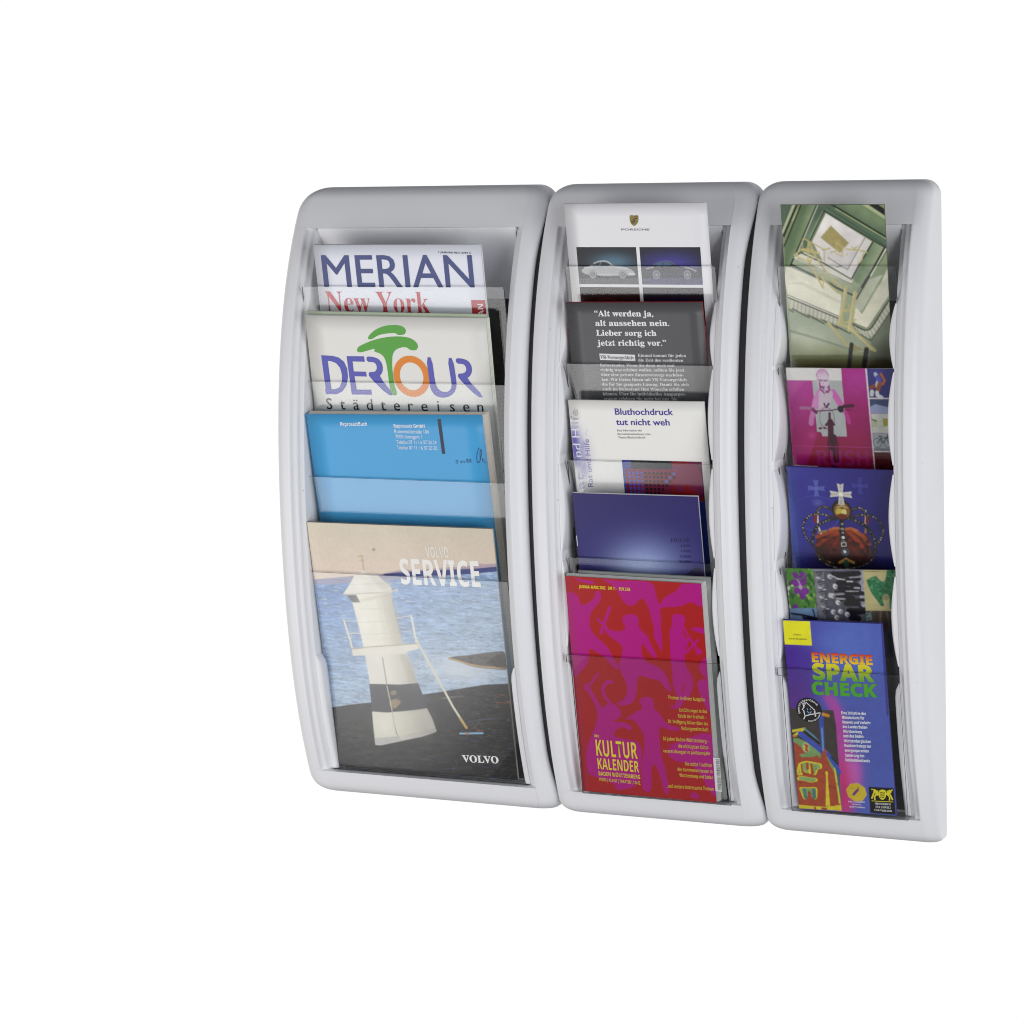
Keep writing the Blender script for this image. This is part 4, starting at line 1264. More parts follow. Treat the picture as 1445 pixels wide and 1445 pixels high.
p.smooth_poly([(76.9, 206.0), (80.8, 196.6), (85.1, 206.6), (85.9, 229.8), (76.9, 230.7)], Rd, 1, 1)
p.smooth_poly([(116.3, 230.9), (121.8, 223.9), (127.7, 229.8), (126.2, 232.5)], Mg, 1, 1)
p.line([(46.2, 31.4), (40.1, 44.7), (34.4, 59.6)], 3.2, Mg); p.line([(32.0, 44.7), (35.3, 48.1), (40.1, 51.6)], 2.6, Mg)
p.line([(123.0, 45.6), (127.8, 56.5), (135.1, 67.3)], 2.6, Mg); p.line([(137.5, 59.9), (130.7, 67.6), (124.0, 74.3)], 2.4, Mg)
p.line([(27.5, 103.8), (19.6, 113.6), (11.9, 121.3)], 2.4, Mg); p.line([(11.0, 116.6), (14.6, 119.1), (18.0, 120.8)], 2.2, Mg)
p.line([(41.6, 111.8), (36.4, 112.1), (32.9, 116.3), (31.1, 122.2), (33.1, 129.1), (37.8, 134.5)], 3.6, Mg)
p.line([(120.6, 106.7), (117.1, 116.5)], 1.4, Rd)
p.poly([(0, 0), (7.0, 0), (7.0, c.H), (0, c.H)], (150, 40, 70), 0.3)
p.build('picture', cov)
k = Ink(c)
k.text('JANUAR–MÄRZ 2002   DM 7,–   EUR 3,58', (14.5, 11.9), (69.7, 11.9), (14.7, 8.6), Ye, 'bold')
k.build('issue_line', cov)
k = Ink(c)
k.text('DER', (17.9, 173.6), (23.0, 173.8), (18.2, 170.8), Ye, 'bold')
k.text('KULTUR', (18.5, 194.3), (63.6, 194.0), (18.5, 176.4), Ye, 'bold', off=-0.004)
k.text('KALENDER', (18.9, 208.9), (64.0, 208.7), (18.9, 196.6), Ye, 'bold', off=-0.004)
k.text('BADEN WÜRTTEMBERG', (19.1, 215.9), (64.5, 216.0), (19.2, 211.5), Ye, 'bold', off=-0.006)
k.text('MUSIK | KUNST | THEATER | TANZ', (19.1, 221.9), (64.2, 222.2), (19.1, 218.4), Ye)
k.build('title', cov)
k = Ink(c)
for t_, a, b, cp in (('Themen in dieser Ausgabe:', (101.4, 125.4), (141.2, 125.1), (101.7, 121.6)), ('Entführungen in das', (112.8, 138.2), (142.1, 137.5), (113.0, 134.6)), ('Reich der Freiheit –', (110.8, 144.7), (141.4, 144.1), (111.1, 141.0)),
    ('Dr. Wolfgang Milow über die', (99.7, 151.3), (142.1, 150.9), (100.0, 147.7)), ('Kulturgemeinschaft', (113.6, 157.9), (142.2, 157.3), (113.8, 154.1)), ('50 Jahre Baden-Württemberg –', (92.9, 170.9), (141.8, 169.8), (93.2, 167.0)),
    ('die wichtigsten Kultur-', (108.8, 177.7), (141.8, 176.7), (109.1, 173.8)), ('veranstaltungen im Jubiläumsjahr', (91.9, 184.3), (142.3, 183.0), (92.2, 180.7)), ('Die stolze Tradition', (114.5, 196.5), (142.9, 195.8), (114.8, 192.6)),
    ('der Kammerorchester in', (105.9, 203.2), (143.2, 202.4), (106.2, 199.5)), ('Württemberg und Baden', (107.5, 209.5), (143.4, 209.0), (107.7, 205.8)), ('...und weitere interessante Themen', (92.5, 222.7), (143.3, 221.6), (92.8, 218.8))):
    k.text(t_, a, b, cp, (222, 190, 64), 'bold', off=-0.006)
k.build('contents_list', cov)
k = Ink(c)
q0, q1 = (145.0, 185.3), (145.8, 221.9)
k.poly([(q0[0], q0[1]), (q0[0] + 6.8, q0[1]), (q0[0] + 6.8, q1[1]), (q0[0], q1[1])], (226, 226, 226), 0.25)
rb_ = random.Random(4)
vv = q0[1] + 1.4
while vv < q1[1] - 2:
    wv = rb_.choice((0.35, 0.5, 0.8))
    k.poly([(q0[0] + 2.6, vv), (q0[0] + 6.4, vv), (q0[0] + 6.4, vv + wv), (q0[0] + 2.6, vv + wv)], (30, 28, 30), 0.35)
    vv += wv + rb_.choice((0.4, 0.6, 0.8))
k.build('barcode', cov)

# ================= stairwell leaflet
c = cover_of(572.8, 153.04, 633.06, -0.0076, 103.89, 'B', 1.2, 0.3)
root, cov = magazine('brochure', 'slim leaflet with a photo looking up a pale green stairwell, topmost in the narrowest rack', 'leaflet', c, (105, 117, 86), 1.6, 0.2, (220, 222, 216), group='magazines and brochures in the racks')
p = Picture(c, 0.2, 0.2, c.W - 0.2, c.H, 0.36)
B_ = (0, 0)
p.grad((13.2, 0.3), (90, 109, 81), (17.2, 75.1), (144, 161, 129))
p.poly([(-0.6, -1.4), (12.9, -1.4), (0.0, 29.5)], (74, 96, 78)); p.poly([(12.4, -0.6), (15.7, -0.5), (1.3, 29.5), (-0.7, 27.7)], (169, 183, 148)); p.poly([(15.5, -0.5), (18.1, -0.5), (1.9, 33.8), (0.4, 30.3)], (26, 30, 26))
p.poly([(18.1, -0.5), (20.9, -0.5), (1.4, 41.5), (1.5, 33.8)], (124, 145, 102)); p.line([(17.2, 5.4), (11.4, 15.7)], 1.6, (160, 174, 125))
p.grad((21.3, 10.6), (87, 114, 80), (29.7, 14.0), (129, 154, 114), [(21.1, -0.5), (36.6, -0.5), (6.2, 62.2), (0.5, 62.3), (1.4, 42.4)])
p.line([(21.1, -0.5), (1.2, 41.5)], 1.5, (22, 26, 22)); 
p.poly([(36.6, -0.5), (52.1, -0.5), (105.2, 33.4), (104.6, 43.6), (44.0, 5.5), (28.3, 36.2), (7.6, 61.3), (5.8, 62.2)], (80, 107, 86))
p.grad((36.8, 10.6), (74, 98, 81), (43.2, 19.1), (106, 131, 103), [(37.4, 0.3), (44.5, 5.5), (28.4, 35.4), (22.4, 34.5), (10.4, 58.7)])
p.line([(36.8, -0.5), (5.6, 62.6)], 1.3, (22, 26, 24)); p.line([(37.8, 0.3), (8.0, 61.3)], 0.8, (196, 202, 189))
p.grad((73.4, 2.1), (110, 135, 99), (65.7, 15.7), (67, 90, 78), [(52.1, -0.5), (83.7, -0.4), (104.1, 14.0), (105.0, 32.2)])
p.poly([(81.2, -0.4), (88.0, -0.4), (104.3, 11.0), (104.2, 14.8)], (164, 178, 138)); p.poly([(87.1, -0.4), (97.3, -0.4), (103.9, 4.7), (103.9, 11.0)], (24, 28, 28)); p.poly([(97.3, -0.4), (104.9, -0.4), (104.7, 3.9)], (134, 149, 111))
p.line([(51.3, -0.5), (105.2, 32.8)], 1.8, (20, 24, 24)); p.line([(55.3, 3.8), (104.9, 34.3)], 0.9, (159, 179, 125)); p.line([(47.6, 2.9), (104.3, 41.5)], 0.9, (52, 72, 60)); p.line([(44.0, 6.3), (104.6, 43.6)], 1.2, (18, 22, 22))
p.line([(44.2, 5.6), (28.0, 35.4)], 1.2, (40, 53, 46)); p.line([(42.3, 6.3), (26.7, 34.5)], 0.6, (144, 161, 129))
p.poly([(45.4, 8.4), (89.5, 36.5), (66.7, 73.3), (40.8, 58.5), (30.1, 36.4)], (216, 214, 220))
p.grad((46.9, 14.8), (226, 224, 228), (61.6, 58.4), (200, 198, 208), [(45.4, 8.9), (83.1, 32.8), (64.2, 64.3), (56.2, 61.8), (30.0, 36.7)])
p.line([(83.1, 32.8), (63.9, 64.5), (44.7, 52.5)], 0.9, (120, 124, 122)); p.line([(82.1, 32.2), (62.6, 61.8)], 0.5, (180, 182, 182)); p.poly([(83.9, 33.5), (89.3, 36.5), (75.6, 60.0), (72.8, 56.6)], (206, 208, 208))
p.line([(90.6, 37.0), (75.1, 60.8), (67.5, 73.8)], 1.6, (32, 38, 34))
p.grad((83.3, 53.1), (108, 133, 101), (94.1, 58.1), (154, 170, 139), [(91.2, 37.0), (101.6, 42.4), (78.3, 81.6), (68.4, 74.6)])
p.line([(101.9, 42.6), (90.5, 61.6), (77.4, 81.8)], 1.8, (26, 30, 28)); p.line([(103.4, 43.6), (92.6, 61.6), (79.1, 81.8)], 1.0, (222, 224, 216)); p.line([(104.7, 44.1), (93.9, 60.7)], 1.0, (30, 34, 30))
p.poly([(104.7, 44.5), (105.6, 81.9), (80.8, 82.2)], (135, 153, 120)); p.poly([(105.0, 59.8), (106.7, 61.5), (106.4, 81.9), (94.5, 82.1)], (206, 208, 194))
# flights below
p.poly([(9.9, 52.7), (21.6, 47.4), (41.0, 56.4), (69.2, 74.2), (67.3, 78.1), (40.2, 68.8)], (206, 208, 200)); p.poly([(8.5, 60.5), (11.2, 53.5), (28.5, 61.2), (47.0, 70.5), (68.1, 79.8), (67.8, 84.1)], (157, 169, 147), 0.8)
p.line([(18.9, 48.3), (40.8, 58.5), (67.5, 74.2)], 1.3, (34, 40, 36)); p.line([(14.2, 53.5), (37.0, 64.6), (67.2, 78.9)], 0.7, (110, 116, 110)); p.line([(8.1, 60.0), (26.3, 69.0), (46.5, 79.1)] + [(51.5, 82.5), (70.0, 90.9)], 2.0, (44, 48, 46))
p.line([(6.7, 62.2), (15.1, 66.5), (29.5, 73.2)], 1.6, (60, 64, 62)); p.line([(52.7, 61.9), (58.0, 61.0)], 0.8, (40, 40, 40))
# cream walls
p.poly([(1.4, 62.2), (6.7, 62.2), (26.2, 71.1), (44.8, 79.1)] + [(56.3, 90.2), (56.0, 95.4), (52.8, 111.9), (2.2, 91.7), (-0.3, 75.2)], (222, 222, 208))
p.poly([(2.1, 78.7), (17.1, 76.8), (55.9, 96.2), (56.7, 98.0), (50.7, 97.2), (16.9, 80.3)], (196, 196, 188), 0.7)
p.grad((72.4, 109.0), (224, 222, 208), (101.3, 82.8), (196, 196, 182), [(75.9, 108.9), (94.6, 79.5), (107.6, 67.4), (111.9, 74.2), (106.6, 86.2), (80.3, 122.7), (66.8, 116.8), (70.3, 100.4)])
p.grad((72.5, 91.7), (168, 178, 156), (80.8, 96.8), (186, 192, 178), [(70.7, 94.3), (84.7, 74.4), (98.6, 69.2), (76.1, 105.5), (69.3, 103.0)])
p.line([(85.7, 71.0), (71.1, 93.9)], 1.6, (52, 56, 54)); p.line([(82.2, 72.7), (72.3, 87.4)], 0.8, (90, 96, 92))
# railing left
p.poly([(2.1, 93.0), (52.3, 112.7), (51.1, 119.7), (2.3, 103.9)], (195, 197, 183))
for q in range(13):
    t_ = q / 12
    a = (4.2, 94.7); b = (51.0, 114.1)
    u_, v_ = a[0] + (b[0] - a[0]) * t_, a[1] + (b[1] - a[1]) * t_
    p.line([(u_, v_), (u_ - 1.5, v_ + 9.5)], 0.5, (92, 96, 90))
p.line([(1.8, 90.4), (52.8, 111.4)], 0.8, (70, 74, 72)); p.line([(2.0, 91.7), (52.3, 112.6)], 0.8, (228, 228, 220)); p.line([(2.1, 93.0), (52.3, 113.6)], 1.5, (60, 64, 62))
for s_ in ([(2.6, 105.2), (6.4, 107.8)], [(5.8, 104.3), (22.3, 113.2)], [(21.2, 110.2), (37.2, 119.1)], [(35.7, 115.2), (50.9, 123.2)], [(49.2, 121.5), (63.1, 128.6)]):
    p.line(s_, 1.5, (66, 70, 66))
# railing right
p.poly(chaikin([(65.0, 117.7), (75.0, 123.6), (80.1, 125.3), (86.3, 121.3), (106.4, 90.5), (108.9, 99.9), (84.3, 135.2), (73.0, 128.9)], 1), (192, 194, 180))
for q in range(11):
    t_ = q / 10
    a = (80.1, 126.1); b = (106.8, 90.5); a2 = (83.9, 134.7); b2 = (110.7, 96.4)
    p.line([(a[0] + (b[0] - a[0]) * t_, a[1] + (b[1] - a[1]) * t_), (a2[0] + (b2[0] - a2[0]) * t_, a2[1] + (b2[1] - a2[1]) * t_)], 0.5, (96, 100, 92))
for q in range(5):
    t_ = q / 4
    a = (66.6, 120.3); b = (80.1, 126.1); a2 = (68.9, 125.5); b2 = (83.1, 133.9)
    p.line([(a[0] + (b[0] - a[0]) * t_, a[1] + (b[1] - a[1]) * t_), (a2[0] + (b2[0] - a2[0]) * t_, a2[1] + (b2[1] - a2[1]) * t_)], 0.5, (96, 100, 92))
p.line([(64.2, 117.8), (73.3, 123.2), (77.5, 124.9), (81.0, 124.8), (84.6, 122.6), (88.3, 117.4), (106.8, 90.0)], 1.6, (58, 62, 58)); p.line([(66.8, 116.8), (75.1, 121.9), (80.3, 122.7), (83.8, 120.0), (106.6, 86.2)], 0.7, (120, 122, 116)); p.line([(72.6, 128.9), (83.8, 135.6), (107.0, 102.5)], 1.4, (80, 88, 78))
# under side
p.grad((31.9, 120.0), (152, 165, 146), (25.7, 135.8), (177, 185, 168), [(2.1, 106.5), (6.4, 108.6), (22.2, 114.1), (37.1, 119.9), (62.6, 129.1), (74.5, 133.2), (85.3, 140.8), (80.7, 146.1), (73.7, 147.1), (60.1, 143.9), (2.6, 126.6)])
p.grad((31.2, 132.2), (181, 188, 171), (31.8, 151.5), (143, 153, 113), [(2.6, 126.6), (60.1, 143.9), (73.7, 147.1), (80.7, 146.1), (83.1, 164.3), (0.9, 166.2)])
p.grad((30.1, 149.7), (112, 123, 78), (30.9, 165.5), (78, 85, 50), [(2.8, 151.6), (59.7, 150.0), (80.4, 151.3), (103.2, 149.9), (101.3, 186.5), (0.4, 189.2)])
p.line([(2.6, 127.1), (31.0, 134.9), (60.1, 143.9)], 2.4, (131, 144, 125), 0.8)
p.grad((87.2, 136.4), (115, 127, 108), (97.7, 148.3), (59, 65, 40), [(84.3, 135.6), (107.0, 103.3), (111.8, 108.4), (107.7, 186.3), (78.4, 187.1), (80.4, 150.4)])
p.poly([(62.2, 136.9), (73.9, 143.6), (76.4, 145.3), (63.4, 146.4)], (150, 140, 92), 0.9)
# the wooden ladder of chairs
La, Lb = (188, 176, 112), (162, 150, 92)
p.poly([(49.7, 20.6), (66.9, 37.8), (57.4, 48.1), (38.5, 32.6)], Lb); p.noise(3, 3, 0.12, 8, [(49.7, 20.6), (66.9, 37.8), (57.4, 48.1), (38.5, 32.6)])
for pts_, w_ in (([(21.4, 33.5), (41.7, 44.6)], 1.7), ([(20.2, 34.6), (19.9, 44.0)], 1.2), ([(26.1, 37.5), (24.7, 55.2)], 2.4), ([(10.9, 50.3), (19.2, 44.0), (29.5, 44.8)], 1.8), ([(11.3, 50.8), (27.1, 57.1)], 1.8), ([(19.1, 44.9), (36.3, 48.2)], 3.0), ([(27.7, 38.8), (32.6, 51.7), (40.5, 64.5), (56.7, 82.0)], 2.2),
                 ([(25.4, 56.0), (37.7, 82.2)], 2.9), ([(29.9, 52.6), (26.2, 56.9)], 2.0), ([(41.7, 44.8), (41.1, 56.4)], 1.5), ([(40.3, 45.2), (47.6, 43.2)], 2.0), ([(48.0, 47.5), (55.4, 45.4)], 1.8), ([(54.2, 37.7), (61.6, 43.0)], 1.4), ([(54.1, 37.9), (53.9, 44.7)], 1.2), ([(60.3, 42.5), (59.4, 51.5), (52.7, 48.1)], 1.6),
                 ([(63.7, 44.0), (70.9, 44.6), (80.3, 45.6), (84.0, 47.3)], 1.9), ([(71.0, 43.8), (75.0, 41.2)], 1.5), ([(64.7, 48.9), (63.8, 49.8)], 1.6), ([(81.1, 46.7), (78.9, 54.8), (74.8, 59.1)], 1.3), ([(69.4, 42.1), (76.0, 45.5)], 1.4), ([(38.9, 69.7), (38.5, 83.5)], 1.7), ([(46.8, 74.8), (60.0, 84.5)], 2.3), ([(36.5, 72.3), (52.9, 87.6), (57.2, 88.5)], 2.6), ([(33.3, 68.0), (40.3, 67.1)], 1.4),
                 ([(61.5, 81.9), (58.3, 98.8), (52.4, 118.8)], 4.6), ([(70.2, 87.4), (67.6, 102.1), (62.0, 125.6)], 5.2), ([(56.5, 100.6), (55.5, 118.8)], 3.0), ([(57.1, 106.2), (64.0, 104.8)], 3.0), ([(61.9, 97.0), (64.1, 103.0)], 1.8), ([(51.1, 119.3), (62.2, 122.1)], 4.0), ([(58.1, 117.8), (69.5, 114.6)], 2.2), ([(41.6, 118.1), (52.1, 131.8), (61.1, 141.7)], 3.6), ([(63.5, 121.7), (74.4, 134.0), (86.7, 145.1)], 4.6), ([(77.4, 142.7), (86.7, 145.1)], 2.6)):
    p.line(pts_, w_ * 0.72, La if w_ < 4 else (184, 174, 124))
p.line([(60.1, 83.3), (56.5, 100.6), (51.6, 118.4)], 0.8, (214, 204, 150)); p.line([(68.9, 87.5), (61.2, 124.7)], 0.8, (206, 198, 150)); p.line([(62.1, 123.0), (84.2, 143.8)], 0.9, (210, 202, 150))
p.line([(63.8, 139.5), (59.8, 163.1)], 4.2, (40, 42, 44)); p.line([(78.6, 144.4), (75.0, 162.7)], 5.0, (34, 36, 38))
g_ = p.img.mean(2, keepdims=True)
p.img = np.clip((g_ + (p.img - g_) * 0.85) * np.array((1.16, 1.12, 1.0)), 0, 0.86)
p.photo(0.45, 80, 0.12)
p.build('picture', cov)

# ================= cycling leaflet
c = cover_of(474.0, 153.08, 473.16, 0.0057, 109.37, 'B', 0.2, 0.2)
root, cov = magazine('brochure', 'magenta cycling leaflet with a pale cyclist behind handlebars and photo strip at right', 'leaflet', c, (160, 20, 100), 1.6, 0.2, group='magazines and brochures in the racks')
p = Picture(c, 0.2, 0.0, c.W, 130, 0.36)
p.grad((69.4, 4.9), (172, 24, 128), (46.5, 90.2), (140, 16, 52))
p.grad((5.1, 18.3), (182, 60, 150), (24.6, 65.0), (164, 22, 104), [(-2.1, 12.9), (26.4, 13.0), (28.0, 65.8), (11.2, 106.6), (-3.4, 107.0)])
p.ell((71.5, 11.6), 22, 20, (188, 60, 160), 0.6, 0.8)
p.poly([(-0.9, -2.9), (56.2, -3.4), (56.2, 12.6), (-2.1, 12.6)], (226, 222, 218)); p.poly([(26.1, 12.6), (56.2, 12.6), (57.2, 69.3), (32.4, 69.5), (31.4, 65.4), (27.3, 64.9)], (178, 182, 180))
pk = (206, 136, 188)
p.line([(32.7, 24.8), (28.7, 32.5), (26.4, 41.0)], 6.5, pk); p.line([(46.2, 24.6), (50.0, 30.5), (53.7, 38.0)], 6.5, (202, 104, 174)); p.line([(24.9, 44.5), (22.7, 51.3), (21.8, 56.5)], 5, pk, 0.8); p.line([(56.6, 43.9), (59.2, 49.0), (60.5, 54.9)], 4, (190, 60, 150), 0.8)
p.smooth_poly([(32.0, 22.2), (36.1, 24.7), (39.3, 26.4), (44.7, 22.1), (46.6, 25.4), (42.9, 34.8), (41.5, 42.5), (32.2, 42.6), (31.2, 33.3)], (200, 184, 196), 1, 1)
hc = (37.0, 12.4)
p.ell(hc, 6.4, 10.4, (214, 188, 208)); p.ell((hc[0] + 1.6, hc[1] - 1.0), 4.2, 7.0, (226, 212, 220), 0.8, 0.9)
p.line(arc((hc[0], hc[1] - 2.5), 6.3, 8.6, 15, 168, 14), 1.1, (196, 128, 180)); p.ell((hc[0] - 0.5, hc[1] - 9.0), 4.8, 2.6, (204, 150, 192), 0.8, 0.9)
for dx_ in (-2.6, 2.4):
    p.ell((hc[0] + dx_, hc[1] + 0.4), 1.7, 1.0, (120, 70, 110)); p.ell((hc[0] + dx_, hc[1] + 0.4), 1.1, 0.55, (196, 160, 190))
p.line([(hc[0] - 5.2, hc[1] - 0.4), (hc[0] + 5.0, hc[1] - 0.2)], 0.5, (120, 70, 110)); p.line([(hc[0], hc[1] + 1.0), (hc[0] + 0.5, hc[1] + 4.0)], 0.5, (176, 120, 160)); p.line([(hc[0] - 1.8, hc[1] + 6.2), (hc[0] + 2.0, hc[1] + 6.0)], 0.7, (150, 60, 110))
p.blotch(2.2, 2.2, 0.0, (96, 30, 84), 5, [(32.8, 18.0), (42.5, 17.9), (42.7, 24.6), (37.6, 26.4), (34.1, 23.5)], 0.8); p.blotch(3.5, 5, 0.4, (214, 150, 200), 6, [(32.0, 22.2), (46.4, 22.0), (41.5, 42.5), (32.2, 42.6)], 0.7)
p.line([(33.4, 15.0), (33.8, 21.4), (36.9, 24.7)], 1.6, (150, 60, 130)); p.line([(42.5, 17.9), (43.0, 22.1), (39.5, 24.7)], 1.6, (150, 60, 130))
p.line([(36.5, 35.8), (37.2, 38.3)], 1.6, (60, 30, 60)); p.line([(38.3, 40.0), (41.2, 36.1)], 2.0, (60, 30, 60))
p.line([(12.4, 40.8), (24.7, 41.1)], 3.0, (170, 110, 150)); p.line([(24.6, 42.3), (27.8, 45.3)], 3.4, (120, 50, 90)); p.line([(27.0, 44.0), (38.1, 43.0), (43.2, 42.9), (53.5, 40.6)], 1.3, (90, 30, 70)); p.line([(56.1, 38.7), (65.3, 37.7)], 3.6, (70, 16, 44)); p.ell((53.0, 41.4), 3.2, 3.6, (34, 20, 32)); p.line([(50.2, 39.8), (55.0, 42.7)], 1.4, (40, 20, 40)); p.line([(57.6, 41.8), (63.4, 42.5)], 1.2, (110, 14, 60))
p.ring((38.4, 51.1), 7.5, 11, 0.5, (110, 70, 96)); p.line([(41.3, 45.9), (40.9, 53.6)], 2.6, (80, 40, 66)); p.line([(37.0, 57.9), (41.6, 52.7), (45.1, 57.3)], 2.6, (90, 30, 66)); p.line([(41.5, 54.4), (41.1, 68.9)], 6.0, (74, 26, 44))
p.line([(30.0, 61.5), (31.7, 61.3)], 2.2, (90, 20, 60)); p.line([(34.7, 60.9), (35.9, 61.1)], 2.2, (120, 20, 80)); p.line([(38.8, 68.6), (44.7, 68.4)], 2.2, (60, 16, 36))
p.line([(39.6, 69.0), (38.2, 76.7), (39.3, 94.7)], 2.8, (84, 10, 44)); p.line([(45.1, 68.8), (46.6, 78.2), (47.5, 94.5)], 2.8, (84, 10, 44)); p.line([(42.5, 69.8), (42.2, 86.0), (42.4, 105.8)], 5.0, (60, 20, 36)); p.line([(37.7, 94.7), (41.1, 95.1)], 2.2, (70, 10, 40)); p.line([(45.4, 94.5), (49.2, 94.4)], 2.2, (70, 10, 40))
p.line([(3.0, 80.0), (82.2, 80.0)], 0.6, (190, 60, 140), 0.8); p.ell((21.8, 68.5), 4.5, 4, (182, 60, 130), 0.7, 0.9)
p.poly([(1.9, 99.9), (25.4, 100.4), (25.3, 108.0), (1.6, 108.6)], (214, 196, 204))
# photo strip
p.poly([(80.3, -2.0), (82.0, -2.0), (83.6, 104.7), (82.6, 104.7)], (226, 220, 226))
p.poly([(82.1, -2.0), (111.4, -2.3), (109.3, 29.6), (82.6, 29.1)], (48, 46, 118)); p.ell((90.3, 4.7), 8, 9, (70, 74, 150), 0.5, 0.9)
p.line([(90.2, 5.5), (93.1, 11.3), (90.7, 17.2)], 3.6, (190, 192, 206)); p.line([(92.1, 8.8), (93.9, 12.2)], 4.5, (80, 84, 170)); p.line([(95.6, 5.4), (99.1, 12.1), (96.2, 15.9)], 2.6, (170, 96, 50)); p.line([(93.7, 15.5), (91.6, 21.4)], 4.2, (150, 78, 36)); p.line([(87.8, 17.3), (84.7, 19.4)], 3.6, (140, 70, 34))
p.line([(85.7, 23.2), (85.1, 26.2)], 4.0, (200, 204, 206)); p.line([(90.6, 24.0), (90.8, 26.9), (94.9, 29.0)], 3.6, (214, 216, 220))
p.poly([(82.6, 29.3), (109.3, 29.3), (109.2, 30.6), (82.7, 30.7)], (224, 222, 226)); p.poly([(82.7, 30.8), (109.2, 30.6), (108.6, 39.7), (82.8, 38.4)], (58, 72, 108)); p.poly([(83.0, 38.4), (88.1, 35.8), (104.5, 39.8), (108.6, 40.5), (108.3, 45.6), (83.3, 45.2)], (150, 160, 196))
p.poly([(83.3, 45.6), (108.3, 45.6), (107.0, 65.0), (83.2, 65.1)], (206, 206, 196)); p.poly([(83.8, 51.1), (87.9, 51.4), (88.3, 58.6), (83.6, 59.2)], (180, 186, 150)); p.poly([(89.1, 52.3), (95.4, 52.2), (95.2, 60.2), (89.0, 60.3)], (196, 200, 180)); p.poly([(94.3, 50.1), (99.7, 50.0), (99.2, 57.6), (94.9, 58.5)], (160, 150, 60)); p.poly([(99.5, 58.4), (107.4, 58.3), (107.1, 62.5), (99.5, 62.2)], (50, 50, 110)); p.line([(83.7, 51.5), (88.2, 53.1)], 1.4, (90, 110, 60))
p.poly([(83.6, 65.5), (107.0, 65.0), (106.0, 80.3), (83.2, 80.8)], (166, 174, 178)); p.ring((87.5, 75.2), 4.0, 4.8, 0.5, (60, 64, 70)); p.ring((98.4, 75.0), 4.0, 4.8, 0.5, (60, 64, 70)); p.line([(87.5, 75.2), (91.2, 70.5), (97.1, 69.5), (93.0, 75.1), (91.2, 70.5)], 0.9, (44, 46, 54)); p.line([(97.1, 69.5), (98.4, 75.0)], 0.8, (44, 46, 54)); p.line([(89.7, 68.4), (92.2, 68.6)], 1.2, (40, 40, 48)); p.line([(98.5, 66.9), (97.5, 69.5)], 1.2, (40, 40, 48))
p.poly([(83.4, 80.8), (106.0, 80.3), (105.8, 82.9), (83.6, 83.4)], (120, 128, 134)); p.poly([(83.6, 83.4), (105.8, 83.3), (105.7, 84.4), (83.8, 84.6)], (224, 222, 224)); p.poly([(83.8, 84.9), (105.7, 84.4), (104.3, 105.9), (83.3, 106.4)], (84, 18, 18))
p.photo(0.35, 90, 0.06)
p.build('picture', cov)
k = Ink(c)
k.text('RUSH', (25.4, 99.8), (78.0, 99.0), (25.8, 83.7), (150, 28, 100), 'bold', off=-0.002)
k.build('title', cov)

# ================= crown leaflet
c = cover_of(375.9, 152.94, 376.21, -0.0086, 108.55, 'B', 0.2, 0.2)
root, cov = magazine('brochure', 'deep blue leaflet showing a jewelled crown with red velvet and a white cross', 'leaflet', c, (52, 46, 136), 1.7, 0.2, (70, 66, 150), group='magazines and brochures in the racks')
p = Picture(c, 0.0, 0.0, c.W, 130, 0.34)
p.grad((6.9, 49.2), (58, 54, 152), (101.9, 53.3), (40, 34, 112))
p.poly([(-0.3, -0.5), (3.2, -0.6), (8.3, 110.1), (-1.2, 110.6)], (78, 96, 176), 0.55); p.ell((2.6, 49.4), 9, 60, (84, 104, 186), 0.5, 0.8)
def cross(pc, r_, col_, a_=1.0):
    for q in range(4):
        an = q * math.pi / 2
        ca, sa = math.cos(an), math.sin(an)
        p.poly([(pc[0] + x * ca - y * sa, pc[1] + x * sa + y * ca) for x, y in ((-0.16 * r_, 0), (-0.3 * r_, -r_), (0, -0.9 * r_), (0.3 * r_, -r_), (0.16 * r_, 0))], col_, a_)
cross((29.0, 21.5), 8.8, (110, 120, 200), 0.55); cross((73.4, 17.0), 8.8, (80, 80, 176), 0.4)
p.ring((27.4, 47.4), 24, 18, 0.7, (90, 96, 184), 0.4); p.ell((29.8, 36.1), 5, 3.5, (110, 120, 196), 0.5, 0.9)
p.smooth_poly([(26.6, 68.2), (33.1, 67.0), (40.0, 64.1), (43.6, 61.3), (50.4, 60.5), (53.7, 61.7), (61.4, 60.4), (65.4, 62.8), (70.3, 65.1), (77.8, 66.5), (80.1, 69.8), (80.1, 78.4), (81.9, 84.3), (80.6, 91.3), (70.2, 98.8), (53.1, 102.3), (37.9, 100.6), (27.2, 94.2), (24.2, 87.4), (25.5, 79.5)], (96, 34, 20), 1, 2)
for pts_, w_, cc in (([(26.8, 71.6), (36.4, 67.7), (47.6, 64.5)], 3.6, (170, 70, 34)), ([(26.3, 81.2), (36.1, 72.9), (48.3, 67.1)], 3.0, (156, 58, 28)), ([(38.5, 91.0), (44.3, 78.5), (49.9, 69.6)], 3.0, (120, 44, 24)), ([(58.6, 64.0), (66.6, 72.2), (76.0, 84.6)], 4.2, (160, 62, 30)), ([(63.7, 62.9), (73.5, 68.4), (79.8, 76.7)], 4.0, (176, 84, 40)), ([(59.8, 72.6), (64.3, 82.7), (68.9, 91.1)], 3.4, (120, 38, 22)), ([(40.0, 64.1), (45.2, 61.9), (49.9, 61.7)], 2.6, (196, 110, 60)), ([(56.2, 62.4), (62.1, 61.2), (67.9, 63.5)], 2.6, (196, 104, 50)), ([(79.5, 81.9), (80.8, 87.8), (77.3, 91.5)], 2.6, (150, 70, 30))):
    p.line(pts_, w_, cc, 0.85)
